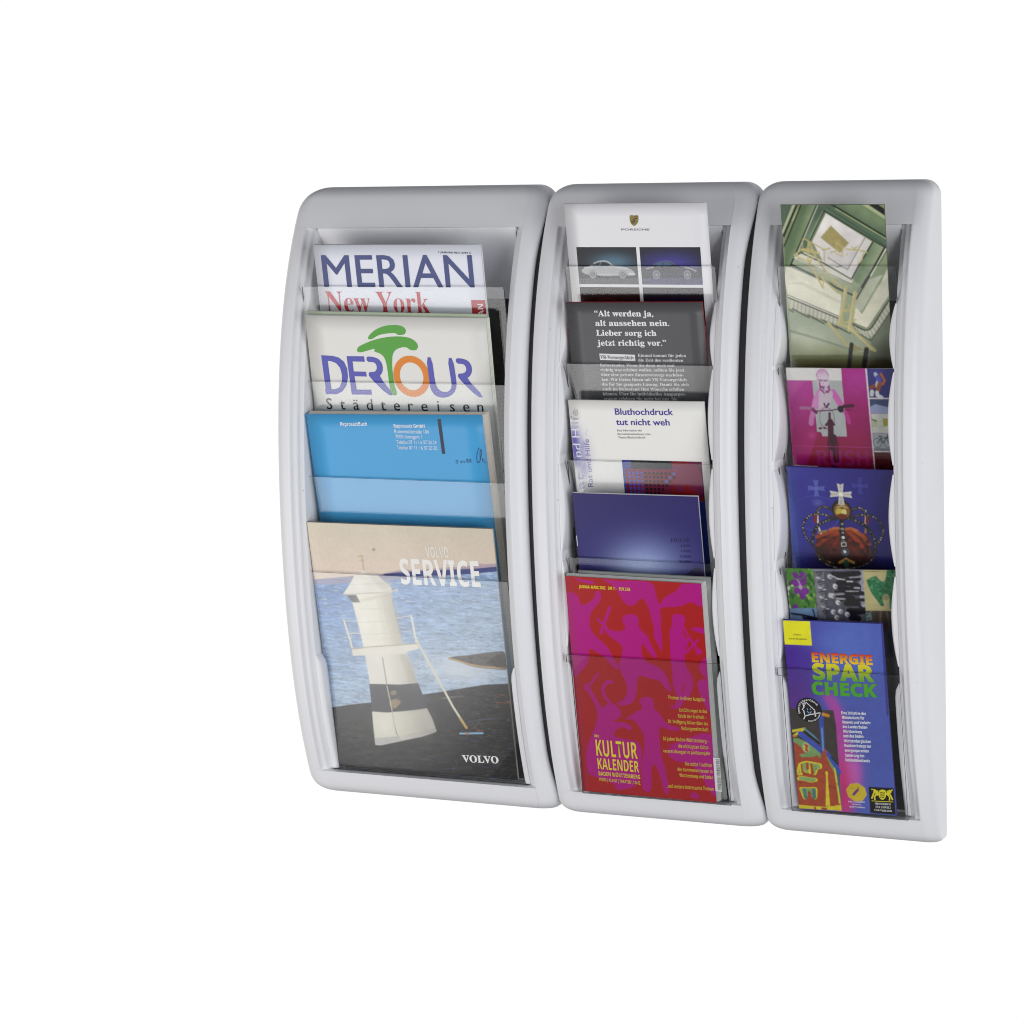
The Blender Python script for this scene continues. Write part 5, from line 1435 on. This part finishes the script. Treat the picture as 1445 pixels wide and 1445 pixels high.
p.ell((53.4, 96.2), 40, 9, (26, 22, 24), 0.75, 0.9); p.ell((31.8, 87.9), 9, 12, (30, 18, 20), 0.6, 0.9)
p.noise(3.0, 2.2, 0.22, 6, [(24.9, 62.2), (82.4, 59.4), (81.7, 102.5), (22.2, 105.8)])
rbd = random.Random(12)
def beads(pts_, n_, r_, col_, col2):
    pts_ = open_smooth(pts_)
    p.line(pts_, r_ * 1.25, (40, 33, 30))
    L_ = [0]
    for i in range(len(pts_) - 1): L_.append(L_[-1] + math.dist(pts_[i], pts_[i + 1]))
    n_ = int(n_ * 1.7)
    for i in range(n_):
        t_ = L_[-1] * (i + 0.5 + rbd.uniform(-.25, .25)) / n_
        j = max(q for q in range(len(L_)) if L_[q] <= t_ + 1e-6); j = min(j, len(pts_) - 2)
        f_ = (t_ - L_[j]) / (L_[j + 1] - L_[j] + 1e-9)
        k_ = rbd.choice((0.35, 0.55, 0.8, 1.05))
        cc = col_ if i % 2 else col2
        cc = tuple(min(255, int(v * k_)) for v in cc)
        rr = r_ * rbd.uniform(0.28, 0.46)
        p.ell((pts_[j][0] + (pts_[j + 1][0] - pts_[j][0]) * f_ + rbd.uniform(-.12, .12) * r_, pts_[j][1] + (pts_[j + 1][1] - pts_[j][1]) * f_ + rbd.uniform(-.12, .12) * r_), rr, rr * 0.9, cc)
def open_smooth(q):
    for _ in range(2):
        o = [q[0]]
        for i in range(len(q) - 1):
            a, b = q[i], q[i + 1]
            o.append((a[0] * .75 + b[0] * .25, a[1] * .75 + b[1] * .25)); o.append((a[0] * .25 + b[0] * .75, a[1] * .25 + b[1] * .75))
        o.append(q[-1]); q = o
    return q
p.blotch(6, 7, 0.25, (40, 16, 14), 91, [(26.9, 70.8), (79.3, 69.8), (81.8, 85.2), (79.7, 93.1), (68.4, 99.7), (53.1, 102.3), (37.9, 100.6), (24.9, 90.0)], 0.75)
p.ell((53.3, 98.0), 44, 13, (20, 16, 20), 0.85, 0.9); p.ell((80.0, 87.0), 7, 14, (24, 16, 18), 0.6, 0.9)
S1, S2, GD = (176, 172, 160), (112, 106, 92), (150, 120, 70)
p.line([(29.3, 44.7), (28.5, 51.7), (29.1, 62.0), (31.3, 68.0)], 1.8, (214, 206, 190)); p.line([(27.0, 48.3), (26.1, 56.1)], 3.4, (130, 34, 26)); p.line([(77.5, 42.5), (77.5, 49.3), (76.7, 56.2)], 1.8, (214, 206, 190)); p.line([(79.3, 47.5), (78.5, 54.4)], 3.4, (130, 34, 26)); p.line([(28.8, 67.2), (36.6, 65.1)], 2.2, GD); p.line([(77.4, 57.9), (76.2, 64.8)], 2.0, GD)
beads([(48.7, 46.4), (43.0, 42.8), (38.0, 40.4), (33.8, 40.0), (29.9, 42.5), (27.4, 47.4)], 12, 2.0, S1, S2); beads([(59.7, 45.9), (64.9, 41.8), (70.1, 39.4), (74.2, 40.1), (76.6, 43.4), (78.1, 46.7)], 12, 2.0, S1, S2)
beads([(45.0, 50.9), (40.0, 49.4), (34.2, 47.9), (26.6, 48.1), (21.4, 49.4), (16.0, 54.0), (13.0, 60.2), (13.1, 66.3), (15.7, 73.1), (20.4, 78.9), (24.4, 83.9)], 26, 1.9, S1, (96, 82, 70)); beads([(61.1, 50.1), (66.2, 48.1), (74.7, 46.5), (81.4, 47.0), (87.1, 48.9), (91.9, 52.9), (94.5, 59.6), (93.7, 66.5), (90.0, 72.7), (85.5, 79.0)], 26, 1.9, S1, (96, 82, 70))
beads([(49.3, 50.7), (40.7, 53.2), (32.8, 56.6), (27.5, 60.4), (23.7, 67.5), (22.0, 74.5), (22.1, 79.7)], 15, 2.7, (120, 120, 116), (60, 60, 60)); beads([(56.9, 50.3), (64.3, 52.1), (70.9, 54.4), (76.6, 57.5), (81.3, 63.7), (85.1, 71.3), (86.1, 76.4), (84.3, 85.1)], 16, 2.7, (120, 120, 116), (60, 60, 60))
beads([(52.9, 53.9), (52.9, 60.8), (53.2, 71.2), (53.8, 81.5), (54.7, 89.2), (55.0, 98.8)], 12, 4.2, (130, 134, 132), (44, 46, 46)); p.ell((53.6, 71.1), 1.5, 1.5, (226, 228, 226)); p.poly([(51.0, 76.5), (56.3, 75.8), (56.4, 80.1), (51.3, 80.8)], (206, 208, 204)); p.poly([(51.8, 77.1), (55.5, 76.6), (55.7, 79.5), (52.0, 80.0)], (28, 52, 44)); p.ell((54.4, 85.8), 4.2, 4.2, (70, 74, 76)); p.ell((54.3, 85.8), 1.5, 1.5, (214, 216, 216))
beads([(25.0, 88.2), (27.2, 94.2), (34.5, 99.9), (44.5, 103.3), (54.7, 103.6), (68.3, 101.1), (78.7, 95.7), (83.7, 89.4)], 40, 1.6, (190, 186, 170), (70, 60, 54)); beads([(25.3, 83.0), (25.8, 89.9), (33.1, 95.6), (41.4, 98.6)], 12, 2.2, GD, (60, 50, 40)); p.line([(48.3, 97.4), (55.3, 93.5), (62.7, 96.6)], 2.6, (150, 110, 54)); p.ell((55.0, 97.9), 3, 4, (40, 70, 50))
p.ell((53.5, 42.7), 10.2, 10.6, (36, 28, 26)); p.ell((53.7, 43.6), 8.2, 8.4, (134, 92, 36)); p.ell((50.9, 44.6), 3.6, 3.4, (206, 190, 80), 0.9); p.ell((55.9, 44.8), 2.6, 3.2, (232, 216, 140), 0.9); p.ell((53.6, 49.2), 5.2, 3.0, (110, 34, 20), 0.9); p.line([(49.0, 40.4), (54.2, 38.4), (58.7, 40.3)], 1.6, (196, 180, 120), 0.8)
cross((53.6, 26.6), 11.2, (206, 202, 192)); p.line([(53.4, 29.9), (53.5, 35.9)], 4.0, (198, 194, 182)); p.ell((53.6, 26.6), 2.0, 2.0, (238, 236, 230)); p.blotch(1.6, 1.6, 0.5, (140, 136, 124), 9, [(44.5, 17.4), (63.8, 16.6), (62.8, 35.4), (43.3, 36.3)], 0.0)
for q in range(4):
    an = q * math.pi / 2
    pc = (53.6, 26.6)
    for rr in (4, 7, 9.4):
        p.ell((pc[0] + rr * math.sin(an), pc[1] - rr * math.cos(an)), 0.8, 0.8, (160, 156, 146))
p.photo(0.30, 95, 0.08)
p.build('picture', cov)

# ================= flower leaflet
c = cover_of(276.7, 150.77, 275.36, 0.0277, 109.94, 'B', 0.2, 0.2)
root, cov = magazine('brochure', 'leaflet collaged with a purple flower, a black and white crowd and green parsley', 'leaflet', c, (90, 92, 84), 1.7, 0.2, group='magazines and brochures in the racks')
p = Picture(c, 0.0, 0.0, c.W, 90, 0.34)
p.fill((84, 86, 88))
fl = [(-1.7, -1.6), (28.2, -2.1), (28.0, 41.1), (-0.8, 41.9)]
p.poly(fl, (74, 132, 44)); p.blotch(4, 4, 0.25, (40, 84, 30), 3, fl, 0.9); p.blotch(3, 4, 0.55, (150, 190, 90), 4, fl, 0.8); p.blotch(5, 6, 0.55, (222, 228, 210), 6, [(-1.7, -1.6), (6.0, 0.1), (7.4, 30.5), (3.7, 41.3), (-1.6, 41.5)], 0.9); p.blotch(2.5, 2.5, 0.8, (20, 40, 20), 8, fl, 0.8)
pu = (118, 36, 140)
for f_ in ([(5.6, 4.5), (10.2, 2.7), (12.6, 7.1), (11.1, 11.6), (7.3, 9.9)], [(13.4, 5.3), (19.0, 2.5), (20.0, 5.1), (15.6, 10.1), (12.1, 11.6)], [(3.6, 11.3), (11.1, 11.6), (12.6, 17.8), (8.1, 19.7), (4.1, 15.3)], [(12.4, 11.5), (19.2, 9.6), (20.3, 14.5), (17.4, 18.6), (13.4, 19.1)], [(5.8, 20.6), (13.8, 19.1), (13.4, 24.0), (8.1, 27.7), (6.2, 25.6)], [(13.8, 20.0), (21.7, 19.4), (22.0, 25.6), (17.4, 27.5), (14.2, 24.9)], [(12.0, 24.1), (18.2, 24.4), (17.9, 31.1), (13.4, 32.6), (11.1, 29.5)], [(4.5, 37.7), (8.6, 36.7), (9.9, 41.2), (3.2, 41.8)], [(18.6, 6.1), (21.7, 6.0), (20.7, 11.4), (18.6, 10.5)]):
    p.smooth_poly(f_, pu, 1, 1)
p.noise(3, 3, 0.2, 12, [(4.0, 2.8), (25.1, 2.4), (22.2, 32.8), (1.0, 33.3)]); p.line([(11.1, 11.1), (13.3, 16.0), (13.6, 21.4)], 1.0, (196, 150, 206)); p.ell((13.4, 19.1), 2.0, 2.2, (200, 160, 190), 0.8)
p.poly([(-0.8, 41.9), (28.4, 40.7), (27.9, 55.0), (-1.3, 55.9)], (120, 150, 186)); p.line([(1.4, 47.2), (11.9, 48.3), (27.4, 51.5)], 2.2, (26, 30, 44)); p.line([(12.7, 49.2), (14.1, 52.7), (12.9, 55.5)], 2.0, (26, 30, 44)); p.line([(23.9, 42.6), (25.1, 47.9), (23.5, 55.2)], 1.6, (40, 46, 60)); p.line([(15.0, 51.8), (28.1, 53.2)], 3.0, (24, 26, 36)); p.noise(6, 3, 0.15, 33, [(-0.8, 41.9), (28.4, 40.7), (27.9, 55.0), (-1.3, 55.9)])
cw = [(28.2, -2.1), (78.6, -3.1), (77.4, 57.2), (27.6, 58.6)]
p.poly(cw, (84, 84, 94)); p.poly([(28.7, 1.4), (38.8, 1.2), (36.2, 51.2), (28.3, 51.4)], (124, 122, 130)); p.poly([(74.1, -1.3), (78.9, -1.4), (78.0, 41.2), (72.2, 43.1)], (160, 158, 172))
for yy in range(9):
    y_ = 110 + yy * 58
    a, b = (31.1, 4.0), (37.7, 3.9)
    v_ = a[1] + yy * 5.0
    p.line([(a[0] + 0.3 * yy, v_), (b[0] + 0.3 * yy, v_ + (2.5 if yy % 2 else -1.5))], 1.6, (196, 194, 198) if yy % 2 else (60, 60, 68))
    p.line([(a[0] + 2 + 0.3 * yy, v_ + 2.4), (a[0] + 6 + 0.3 * yy, v_ + 0.8)], 1.0, (44, 44, 52))
for pts_, w_ in (([(48.4, 5.0), (59.7, 5.2), (73.7, 3.6)], 7.0), ([(49.1, 7.2), (59.2, 10.5), (74.0, 9.8)], 4.6), ([(52.8, 14.2), (64.1, 14.0), (72.4, 17.3)], 7.4), ([(53.1, 19.5), (63.5, 20.2), (72.6, 20.0)], 6.0), ([(48.5, 23.2), (58.1, 22.5)], 3.0), ([(57.9, 24.8), (66.6, 24.1), (76.1, 24.3)], 6.0), ([(48.0, 27.7), (57.5, 28.8), (66.1, 29.0)], 5.0), ([(59.9, 30.9), (68.5, 31.6), (75.9, 31.0)], 4.6), ([(50.2, 32.1), (57.2, 31.9)], 2.4), ([(58.6, 35.4), (70.8, 35.1)], 7.0), ([(61.3, 43.4), (70.0, 43.1), (76.2, 42.1)], 9.0), ([(62.5, 49.6), (69.4, 50.3)], 8.0), ([(70.7, 36.0), (73.8, 39.5)], 4.0)):
    p.line(pts_, w_ * 0.8, (24, 22, 26))
for hp in ((44.5, 7.7), (48.8, 17.7), (43.3, 27.1), (45.4, 27.6), (50.2, 34.4), (44.5, 44.4), (51.9, 43.8), (58.4, 46.6), (47.5, 50.0)):
    p.ell(hp, 2.4, 2.6, (206, 204, 204)); p.ell((hp[0] + 1.0, hp[1] + 0.5), 1.0, 1.2, (110, 108, 112))
p.line([(47.4, 7.2), (52.3, 9.8), (59.2, 10.5)], 1.2, (206, 204, 208)); p.line([(61.6, 12.3), (66.8, 12.3)], 1.4, (206, 204, 210)); p.line([(64.6, 8.2), (73.3, 7.6)], 1.2, (170, 168, 180)); p.line([(47.3, 26.4), (57.0, 25.2)], 1.6, (150, 148, 156)); p.line([(48.7, 30.3), (57.3, 30.6)], 1.6, (160, 158, 166)); p.line([(68.4, 18.8), (73.1, 18.9)], 1.6, (190, 188, 196)); p.line([(59.8, 22.5), (72.0, 22.2)], 1.0, (180, 178, 186))
p.noise(2.2, 2.2, 0.28, 21, cw); p.line([(27.9, 1.0), (78.3, -0.0)], 1.8, (150, 150, 176), 0.8)
br = [(78.6, -3.1), (120.6, -3.9), (116.6, 41.5), (77.5, 42.1)]
p.poly(br, (186, 176, 126)); p.noise(14, 3, 0.06, 22, br)
for s_ in ([(80.8, 11.0), (86.3, 7.3), (91.1, 5.9), (93.8, 9.8), (97.8, 12.3), (100.7, 8.8), (102.5, -1.8), (116.2, -2.1), (112.5, 40.2), (101.3, 40.5), (102.7, 24.6), (96.7, 24.7), (95.4, 30.1), (96.6, 37.1), (93.0, 37.2), (89.3, 30.2), (85.5, 25.0), (83.4, 19.7)],):
    p.smooth_poly(s_, (44, 116, 72), 1, 1)
    p.blotch(2.4, 2.4, 0.2, (26, 80, 48), 25, s_, 0.8); p.blotch(2.0, 2.0, 0.55, (96, 166, 116), 27, s_, 0.7)
p.smooth_poly([(94.8, 26.5), (101.0, 24.6), (102.2, 29.9), (96.9, 31.8)], (150, 140, 96), 1, 1)
p.poly([(77.5, 42.1), (116.6, 41.5), (115.0, 59.6), (77.1, 60.8)], (80, 70, 60)); p.blotch(3, 3, 0.3, (120, 150, 140), 28, [(77.9, 42.0), (84.0, 41.9), (82.6, 57.0), (76.5, 57.2)], 0.9)
for q in range(7):
    a = (89.1, 42.6)
    p.line([(a[0] + q * 3.2, a[1]), (a[0] - 4 + q * 5.0, a[1] + 22)], 0.9, (128, 112, 92) if q % 2 else (56, 46, 40))
p.photo(0.45, 100, 0.10)
p.build('picture', cov)

# ================= energy check leaflet
c = cover_of(177.1, 150.29, 225.94, 0.0137, 99.94, 'B', 0.3, 0.3)
root, cov = magazine('brochure', 'violet leaflet with rainbow capitals, yellow corner and a heat picture of a house', 'leaflet', c, (72, 66, 156), 3.0, 0.3, (70, 66, 110), group='magazines and brochures in the racks')
p = Picture(c, 0.0, 0.0, c.W, c.H, 0.34)
p.grad((3.4, 35.1), (70, 46, 148), (59.7, 42.1), (82, 96, 178))
p.ell((61.2, 22.7), 34, 34, (92, 116, 192), 0.7, 0.9)
p.grad((12.2, 44.4), (76, 40, 142), (8.9, 83.9), (104, 44, 140), [(0.3, 27.4), (28.9, 26.1), (22.9, 99.3), (-4.1, 100.9)], 0.6)
p.smooth_poly([(32.5, 74.7), (43.9, 74.1), (50.4, 87.4)] + [(55.1, 99.8), (58.3, 131.0), (70.1, 150.0), (64.6, 171.1), (56.8, 198.5), (41.1, 203.7), (42.4, 139.9), (42.6, 90.7)], (196, 72, 168), 0.85, 2)
p.grad((45.9, 120.0), (196, 60, 150), (61.2, 119.0), (120, 80, 176), [(42.6, 90.7), (54.0, 90.0), (58.5, 129.0), (68.2, 150.1), (63.1, 178.2), (52.9, 199.8), (41.4, 200.7)], 0.55)
p.ell((59.0, 158.6), 9, 22, (216, 110, 186), 0.7, 0.8); p.ell((48.8, 179.2), 8, 30, (206, 40, 80), 0.85, 0.8); p.ell((49.4, 159.3), 6, 20, (200, 44, 100), 0.7, 0.8)
p.blur(3.2)
p.poly([(0.2, 0.4), (27.8, 0.2), (27.8, 25.4), (-0.0, 25.3)], (224, 220, 40))
# heat picture
hp = [(31.0, 92.9), (44.2, 92.2)] + [(45.0, 108.2), (45.5, 149.6), (44.2, 199.0), (-0.9, 199.3), (0.2, 117.8), (-0.3, 96.1), (31.1, 91.3)]
p.poly([(-1.5, 92.3), (17.6, 93.2), (44.2, 92.2)] + [(45.5, 108.2), (45.1, 153.6), (44.2, 199.0), (-0.4, 199.3), (0.2, 117.8), (-0.6, 93.1)], (66, 60, 54))
rd, gr, yl, bl = (172, 76, 46), (126, 160, 100), (222, 206, 48), (64, 84, 176)
p.poly([(0.5, 125.7), (14.8, 126.8), (27.3, 137.9), (31.5, 133.7), (43.5, 149.8), (44.2, 199.0), (-0.4, 199.3)], rd)
p.poly([(0.1, 124.8), (5.5, 123.9), (13.8, 127.9), (27.3, 137.9), (27.7, 145.4), (23.2, 141.2), (18.3, 143.5), (7.6, 144.2), (5.0, 141.4), (11.8, 139.9), (8.5, 134.2), (0.3, 127.7)], gr)
p.line([(0.3, 116.8), (13.1, 113.6)], 2.6, yl); p.line([(0.8, 122.2), (11.1, 114.7)], 2.2, yl); p.line([(0.8, 122.7), (3.8, 121.6)], 2.0, (196, 120, 40))
p.line([(8.3, 119.3), (18.6, 127.6), (28.9, 136.4)], 5.6, bl); p.line([(13.1, 113.6), (21.1, 120.5), (28.1, 128.5)], 2.0, (90, 140, 160)); p.line([(14.1, 118.0), (27.2, 128.0)], 2.6, (40, 36, 34))
p.poly([(28.4, 95.4), (33.7, 95.1), (32.0, 133.7), (28.8, 137.8)], bl); p.line([(33.5, 97.1), (38.2, 98.3)], 3.4, (204, 140, 36)); p.line([(30.9, 112.0), (30.4, 135.8)], 1.6, (110, 150, 190))
p.line([(33.1, 137.6), (39.1, 146.1), (44.8, 157.6)], 5.0, bl); p.line([(38.4, 142.2), (43.6, 148.8)], 2.2, (40, 50, 70)); p.line([(32.7, 142.5), (37.7, 151.1), (41.0, 157.9), (42.6, 173.7), (42.7, 189.6)], 2.6, gr); p.line([(42.9, 157.7), (44.0, 179.5)], 2.0, (60, 110, 130)); p.line([(40.3, 153.9), (41.3, 165.8), (42.7, 183.6), (43.1, 197.6)], 1.6, yl)
p.poly([(31.5, 133.7), (33.3, 134.6), (33.6, 143.5), (37.5, 154.1), (28.8, 154.7), (25.6, 147.0)], rd, 1)
for s_ in ([(1.3, 156.6), (5.3, 149.3), (13.1, 147.8), (22.6, 149.2), (27.8, 149.8), (27.9, 154.8), (23.0, 156.1), (21.6, 161.2), (18.5, 163.4), (15.3, 155.6), (11.9, 161.8), (7.4, 158.1), (6.0, 163.2), (1.1, 164.6)], [(1.0, 165.6), (6.9, 164.2), (14.5, 165.6), (21.3, 165.2), (22.4, 169.1), (14.0, 171.2), (7.5, 169.1), (0.7, 169.6)], [(1.5, 176.5), (8.8, 176.5), (20.4, 175.2), (21.1, 179.2), (19.3, 189.3), (14.6, 187.6), (14.2, 180.7), (10.5, 178.9), (9.7, 188.0), (5.7, 190.3), (3.5, 182.4)]):
    p.smooth_poly(s_, yl, 1, 1)
    cx_ = sum(q[0] for q in s_) / len(s_); cy_ = sum(q[1] for q in s_) / len(s_)
    p.smooth_poly([(cx_ + (q[0] - cx_) * 0.84, cy_ + (q[1] - cy_) * 0.84) for q in s_], (140, 172, 100), 1, 1)
p.line([(4.5, 152.3), (5.6, 162.3)], 2.6, yl); p.line([(14.7, 151.7), (14.4, 160.7)], 2.2, yl); p.line([(12.8, 150.8), (12.4, 155.8)], 3.0, rd); p.line([(16.6, 151.5), (17.8, 160.4)], 2.6, rd); p.line([(6.5, 152.2), (6.8, 160.2)], 1.8, rd)
p.line([(7.6, 179.1), (7.9, 187.1)], 3.6, (80, 130, 120)); p.line([(17.3, 178.4), (17.1, 186.5)], 3.6, (80, 130, 120))
p.ell((12.9, 133.4), 4.2, 5.4, (150, 190, 130)); p.line([(12.1, 131.0), (13.9, 131.8), (12.2, 135.9), (14.0, 136.8)], 2.4, (196, 60, 40)); p.line([(11.3, 132.0), (11.2, 136.5)], 1.2, yl)
p.poly([(31.3, 159.5), (32.7, 159.4), (32.6, 190.3), (32.6, 196.3), (27.9, 195.7)], yl); p.poly([(-0.6, 195.8), (28.3, 196.2), (43.9, 192.5), (44.2, 199.0), (-0.4, 199.6)], yl); p.line([(16.7, 197.5), (17.0, 199.5)], 2.0, rd); p.line([(24.3, 197.9), (28.2, 198.2)], 2.4, rd); p.ell((31.8, 159.5), 1.4, 2.0, yl)
p.noise(4, 4, 0.10, 55, hp); p.blotch(3, 3, 0.75, (120, 50, 30), 56, [(2.0, 130.6), (27.6, 146.9), (44.7, 159.6), (43.7, 195.5), (0.3, 196.7)], 0.5)
# black box, octagon
p.poly([(73.6, 171.3), (99.1, 170.9), (99.1, 199.2), (73.4, 199.1)], (24, 22, 24))
oc = (60.9, 178.0)
p.poly([(oc[0] + 10.6 * math.cos(math.radians(q * 45 + 12)), oc[1] + 10.2 * math.sin(math.radians(q * 45 + 12))) for q in range(8)], (206, 180, 48))
p.line([(57.7, 180.6), (62.4, 175.3)], 2.6, (112, 50, 130)); p.line([(62.4, 176.3), (63.6, 172.2)], 0.8, (120, 100, 60)); p.line([(54.4, 174.8), (58.8, 173.5)], 0.5, (160, 130, 50))
p.poly([(98.9, -0.2), (100.6, 1.2), (99.6, 94.9), (97.7, 95.0)], (50, 46, 120), 0.8)
p.photo(0.3, 105, 0.06)
p.build('picture', cov)
k = Ink(c)
k.text('ENERGIE', (26.6, 42.3), (87.9, 42.5), (26.7, 32.2), (232, 196, 48), 'bold', off=0.03, grad=(206, 40, 30))
k.text('SPAR', (26.1, 60.6), (88.8, 60.0), (27.0, 43.5), (88, 172, 50), 'bold', off=0.03, grad=(222, 206, 44))
k.text('CHECK', (24.0, 76.3), (90.3, 75.9), (24.5, 62.9), (74, 170, 44), 'bold', off=0.03, grad=(92, 168, 42))
k.build('title', cov)
k = Ink(c)
ol = (150, 146, 60)
k.text('BADEN-', (9.9, 15.3), (18.4, 15.4), (10.0, 13.8), ol, 'serif'); k.text('WÜRTTEMBERG', (4.7, 20.0), (23.7, 19.8), (4.8, 18.5), ol, 'serif')
k.build('corner_text', cov)
k = Ink(c)
for t_, a, b, cp in (('Eine Initiative des', (52.1, 95.8), (77.1, 95.3), (52.4, 92.8)), ('Ministeriums für', (52.4, 100.6), (75.1, 100.1), (52.6, 97.5)), ('Umwelt und Verkehr', (52.4, 105.5), (81.1, 104.8), (52.6, 102.5)), ('des Landes Baden-', (52.4, 110.3), (77.9, 109.6), (52.6, 107.3)),
    ('Württemberg', (52.3, 115.2), (71.4, 114.8), (52.5, 112.2)), ('und des Baden-', (52.4, 120.1), (73.6, 119.5), (52.6, 117.0)), ('Württembergischen', (52.4, 125.2), (79.8, 124.6), (52.7, 122.1)), ('Handwerkstags zur', (52.4, 130.2), (79.7, 129.5), (52.7, 127.1)),
    ('energiesparenden', (52.6, 135.3), (77.1, 134.7), (52.8, 132.3)), ('Sanierung des', (52.5, 140.6), (72.0, 140.0), (52.8, 137.5)), ('Gebäudebestands', (52.4, 145.5), (77.1, 145.0), (52.7, 142.4))):
    k.text(t_, a, b, cp, (240, 240, 244), 'bold', off=0.012)
k.build('small_text', cov)
k = Ink(c)
k.text('DAS HANDWERK', (51.8, 189.2), (68.8, 188.7), (52.0, 187.6), (230, 226, 236), 'bold'); k.text('IN BADEN-', (55.2, 191.7), (65.1, 191.6), (55.4, 190.3), (230, 226, 236), 'bold'); k.text('WÜRTTEMBERG', (52.3, 194.7), (68.3, 194.5), (52.5, 193.2), (230, 226, 236), 'bold')
k.build('guild_text', cov)
k = Ink(c)
k.text('MINISTERIUM', (78.8, 189.7), (94.8, 189.4), (79.0, 187.6), (232, 232, 232), 'serif'); k.text('FÜR UMWELT', (79.3, 193.3), (94.9, 193.0), (79.5, 191.1), (232, 232, 232), 'serif'); k.text('UND VERKEHR', (77.8, 196.6), (95.6, 196.5), (78.0, 194.6), (232, 232, 232), 'serif')
k.build('ministry_text', cov)
k = Ink(c)
yy_ = (226, 214, 44)
k.poly(chaikin([(83.7, 175.2), (85.7, 173.6), (87.6, 173.1), (89.5, 173.3), (91.4, 174.7), (90.8, 180.2), (89.0, 183.1), (86.8, 184.4), (84.5, 183.2), (83.4, 180.7)], 1), yy_, 0.3)
for y_ in ([(85.0, 177.1), (86.4, 176.3), (87.8, 177.0), (89.7, 176.3)], [(84.8, 179.4), (86.3, 178.6), (87.6, 179.3), (89.6, 178.6)], [(85.0, 181.7), (86.3, 180.9), (87.5, 181.6), (88.8, 180.9)]):
    k.stroke(y_, 0.9, (30, 28, 28), 0.38)
k.stroke([(76.3, 173.5), (78.6, 173.9), (80.5, 173.6)], 1.0, yy_, 0.3); k.stroke([(78.8, 174.3), (80.9, 175.7), (82.1, 177.3), (82.9, 179.8)], 3.0, yy_, 0.3); k.stroke([(79.4, 176.0), (77.7, 179.6), (76.0, 183.7)], 1.5, yy_, 0.31); k.stroke([(81.1, 177.9), (78.9, 182.0), (79.2, 184.8)], 1.6, yy_, 0.32); k.stroke([(81.3, 175.9), (83.3, 174.8)], 1.2, yy_, 0.33)
k.stroke([(98.0, 172.9), (95.6, 173.9), (93.6, 175.2)], 1.2, yy_, 0.3); k.stroke([(96.1, 173.9), (93.5, 176.0), (91.9, 179.1)], 3.2, yy_, 0.31); k.stroke([(94.4, 176.5), (96.0, 180.3), (97.2, 183.7)], 1.6, yy_, 0.32); k.stroke([(92.9, 178.0), (94.5, 181.4), (93.8, 184.4)], 1.5, yy_, 0.33); k.stroke([(93.1, 175.1), (91.8, 174.2)], 1.2, yy_, 0.34)
k.stroke([(75.8, 186.0), (86.7, 185.9), (97.5, 185.6)], 0.7, yy_, 0.3)
k.build('coat_of_arms', cov)
k = Ink(c)
bc = (19.2, 93.3)
rr = abs((6.1, 94.1)[0] - bc[0])
k.poly([(bc[0] + rr * math.cos(2 * math.pi * q / 40), bc[1] + rr * math.sin(2 * math.pi * q / 40)) for q in range(40)], (22, 20, 22), 0.3)
k.ring_text('EnergieSparCheck', bc, rr * 0.74, 205, 28, rr * 0.15, (238, 238, 238))
k.ring_text('Baden-Württemberg', bc, rr * 0.93, 262, 350, rr * 0.10, (230, 230, 230), inward=True)
q_ = lambda x, y: (bc[0] + x * rr, bc[1] + y * rr)
for st_ in ([q_(-.52, .02), q_(-.18, -.62), q_(.48, .02)], [q_(-.36, -.18), q_(-.44, -.5), q_(-.3, -.56), q_(-.26, -.5)], [q_(-.42, .02), q_(-.34, .52), q_(-.48, .78)], [q_(-.34, .5), q_(.1, .36), q_(.84, .18)], [q_(.46, .05), q_(.46, .52)], [q_(.4, .1), q_(.52, .46)]):
    k.stroke(st_, rr * 0.075, (238, 238, 238), 0.42)
k.stroke([q_(-.14, .08), q_(-.04, .24), q_(.1, .24), q_(.18, .1)], rr * 0.06, (150, 190, 230), 0.44)
k.stroke([q_(-.12, -.12), q_(-.1, -.02)], rr * 0.06, (150, 190, 230), 0.44); k.stroke([q_(.1, -.12), q_(.12, -.02)], rr * 0.06, (150, 190, 230), 0.44)
k.build('round_emblem', cov)

# ================= brochures that only peek out behind others
c = Cover(450.9, -370.2, 525.0, -0.011, 207.6, (525.0 - (450.9 - 220.5 + 1.9)) * CZ, 0.3, 0.4)
c.org = c.org + Vector(c.n) * (-0.0048)
magazine('brochure', 'pale green brochure of which only a thin upper edge shows behind the tree logo brochure', 'brochure', c, (206, 220, 192), 2.0, 0.3, (196, 206, 190), right_out=1.5, group='magazines and brochures in the racks')
c = Cover(177.1, -66.0, 263.0, -0.006, 141.5, (263.0 - (177.1 - 149.2 + 1.9)) * CZ, 0.3, 0.4)
c.org = c.org + Vector(c.n) * (-0.0085)
magazine('brochure', 'grey brochure of which only the upper right edge shows behind the magenta calendar', 'brochure', c, (150, 154, 150), 2.2, 0.3, (178, 180, 176), group='magazines and brochures in the racks')
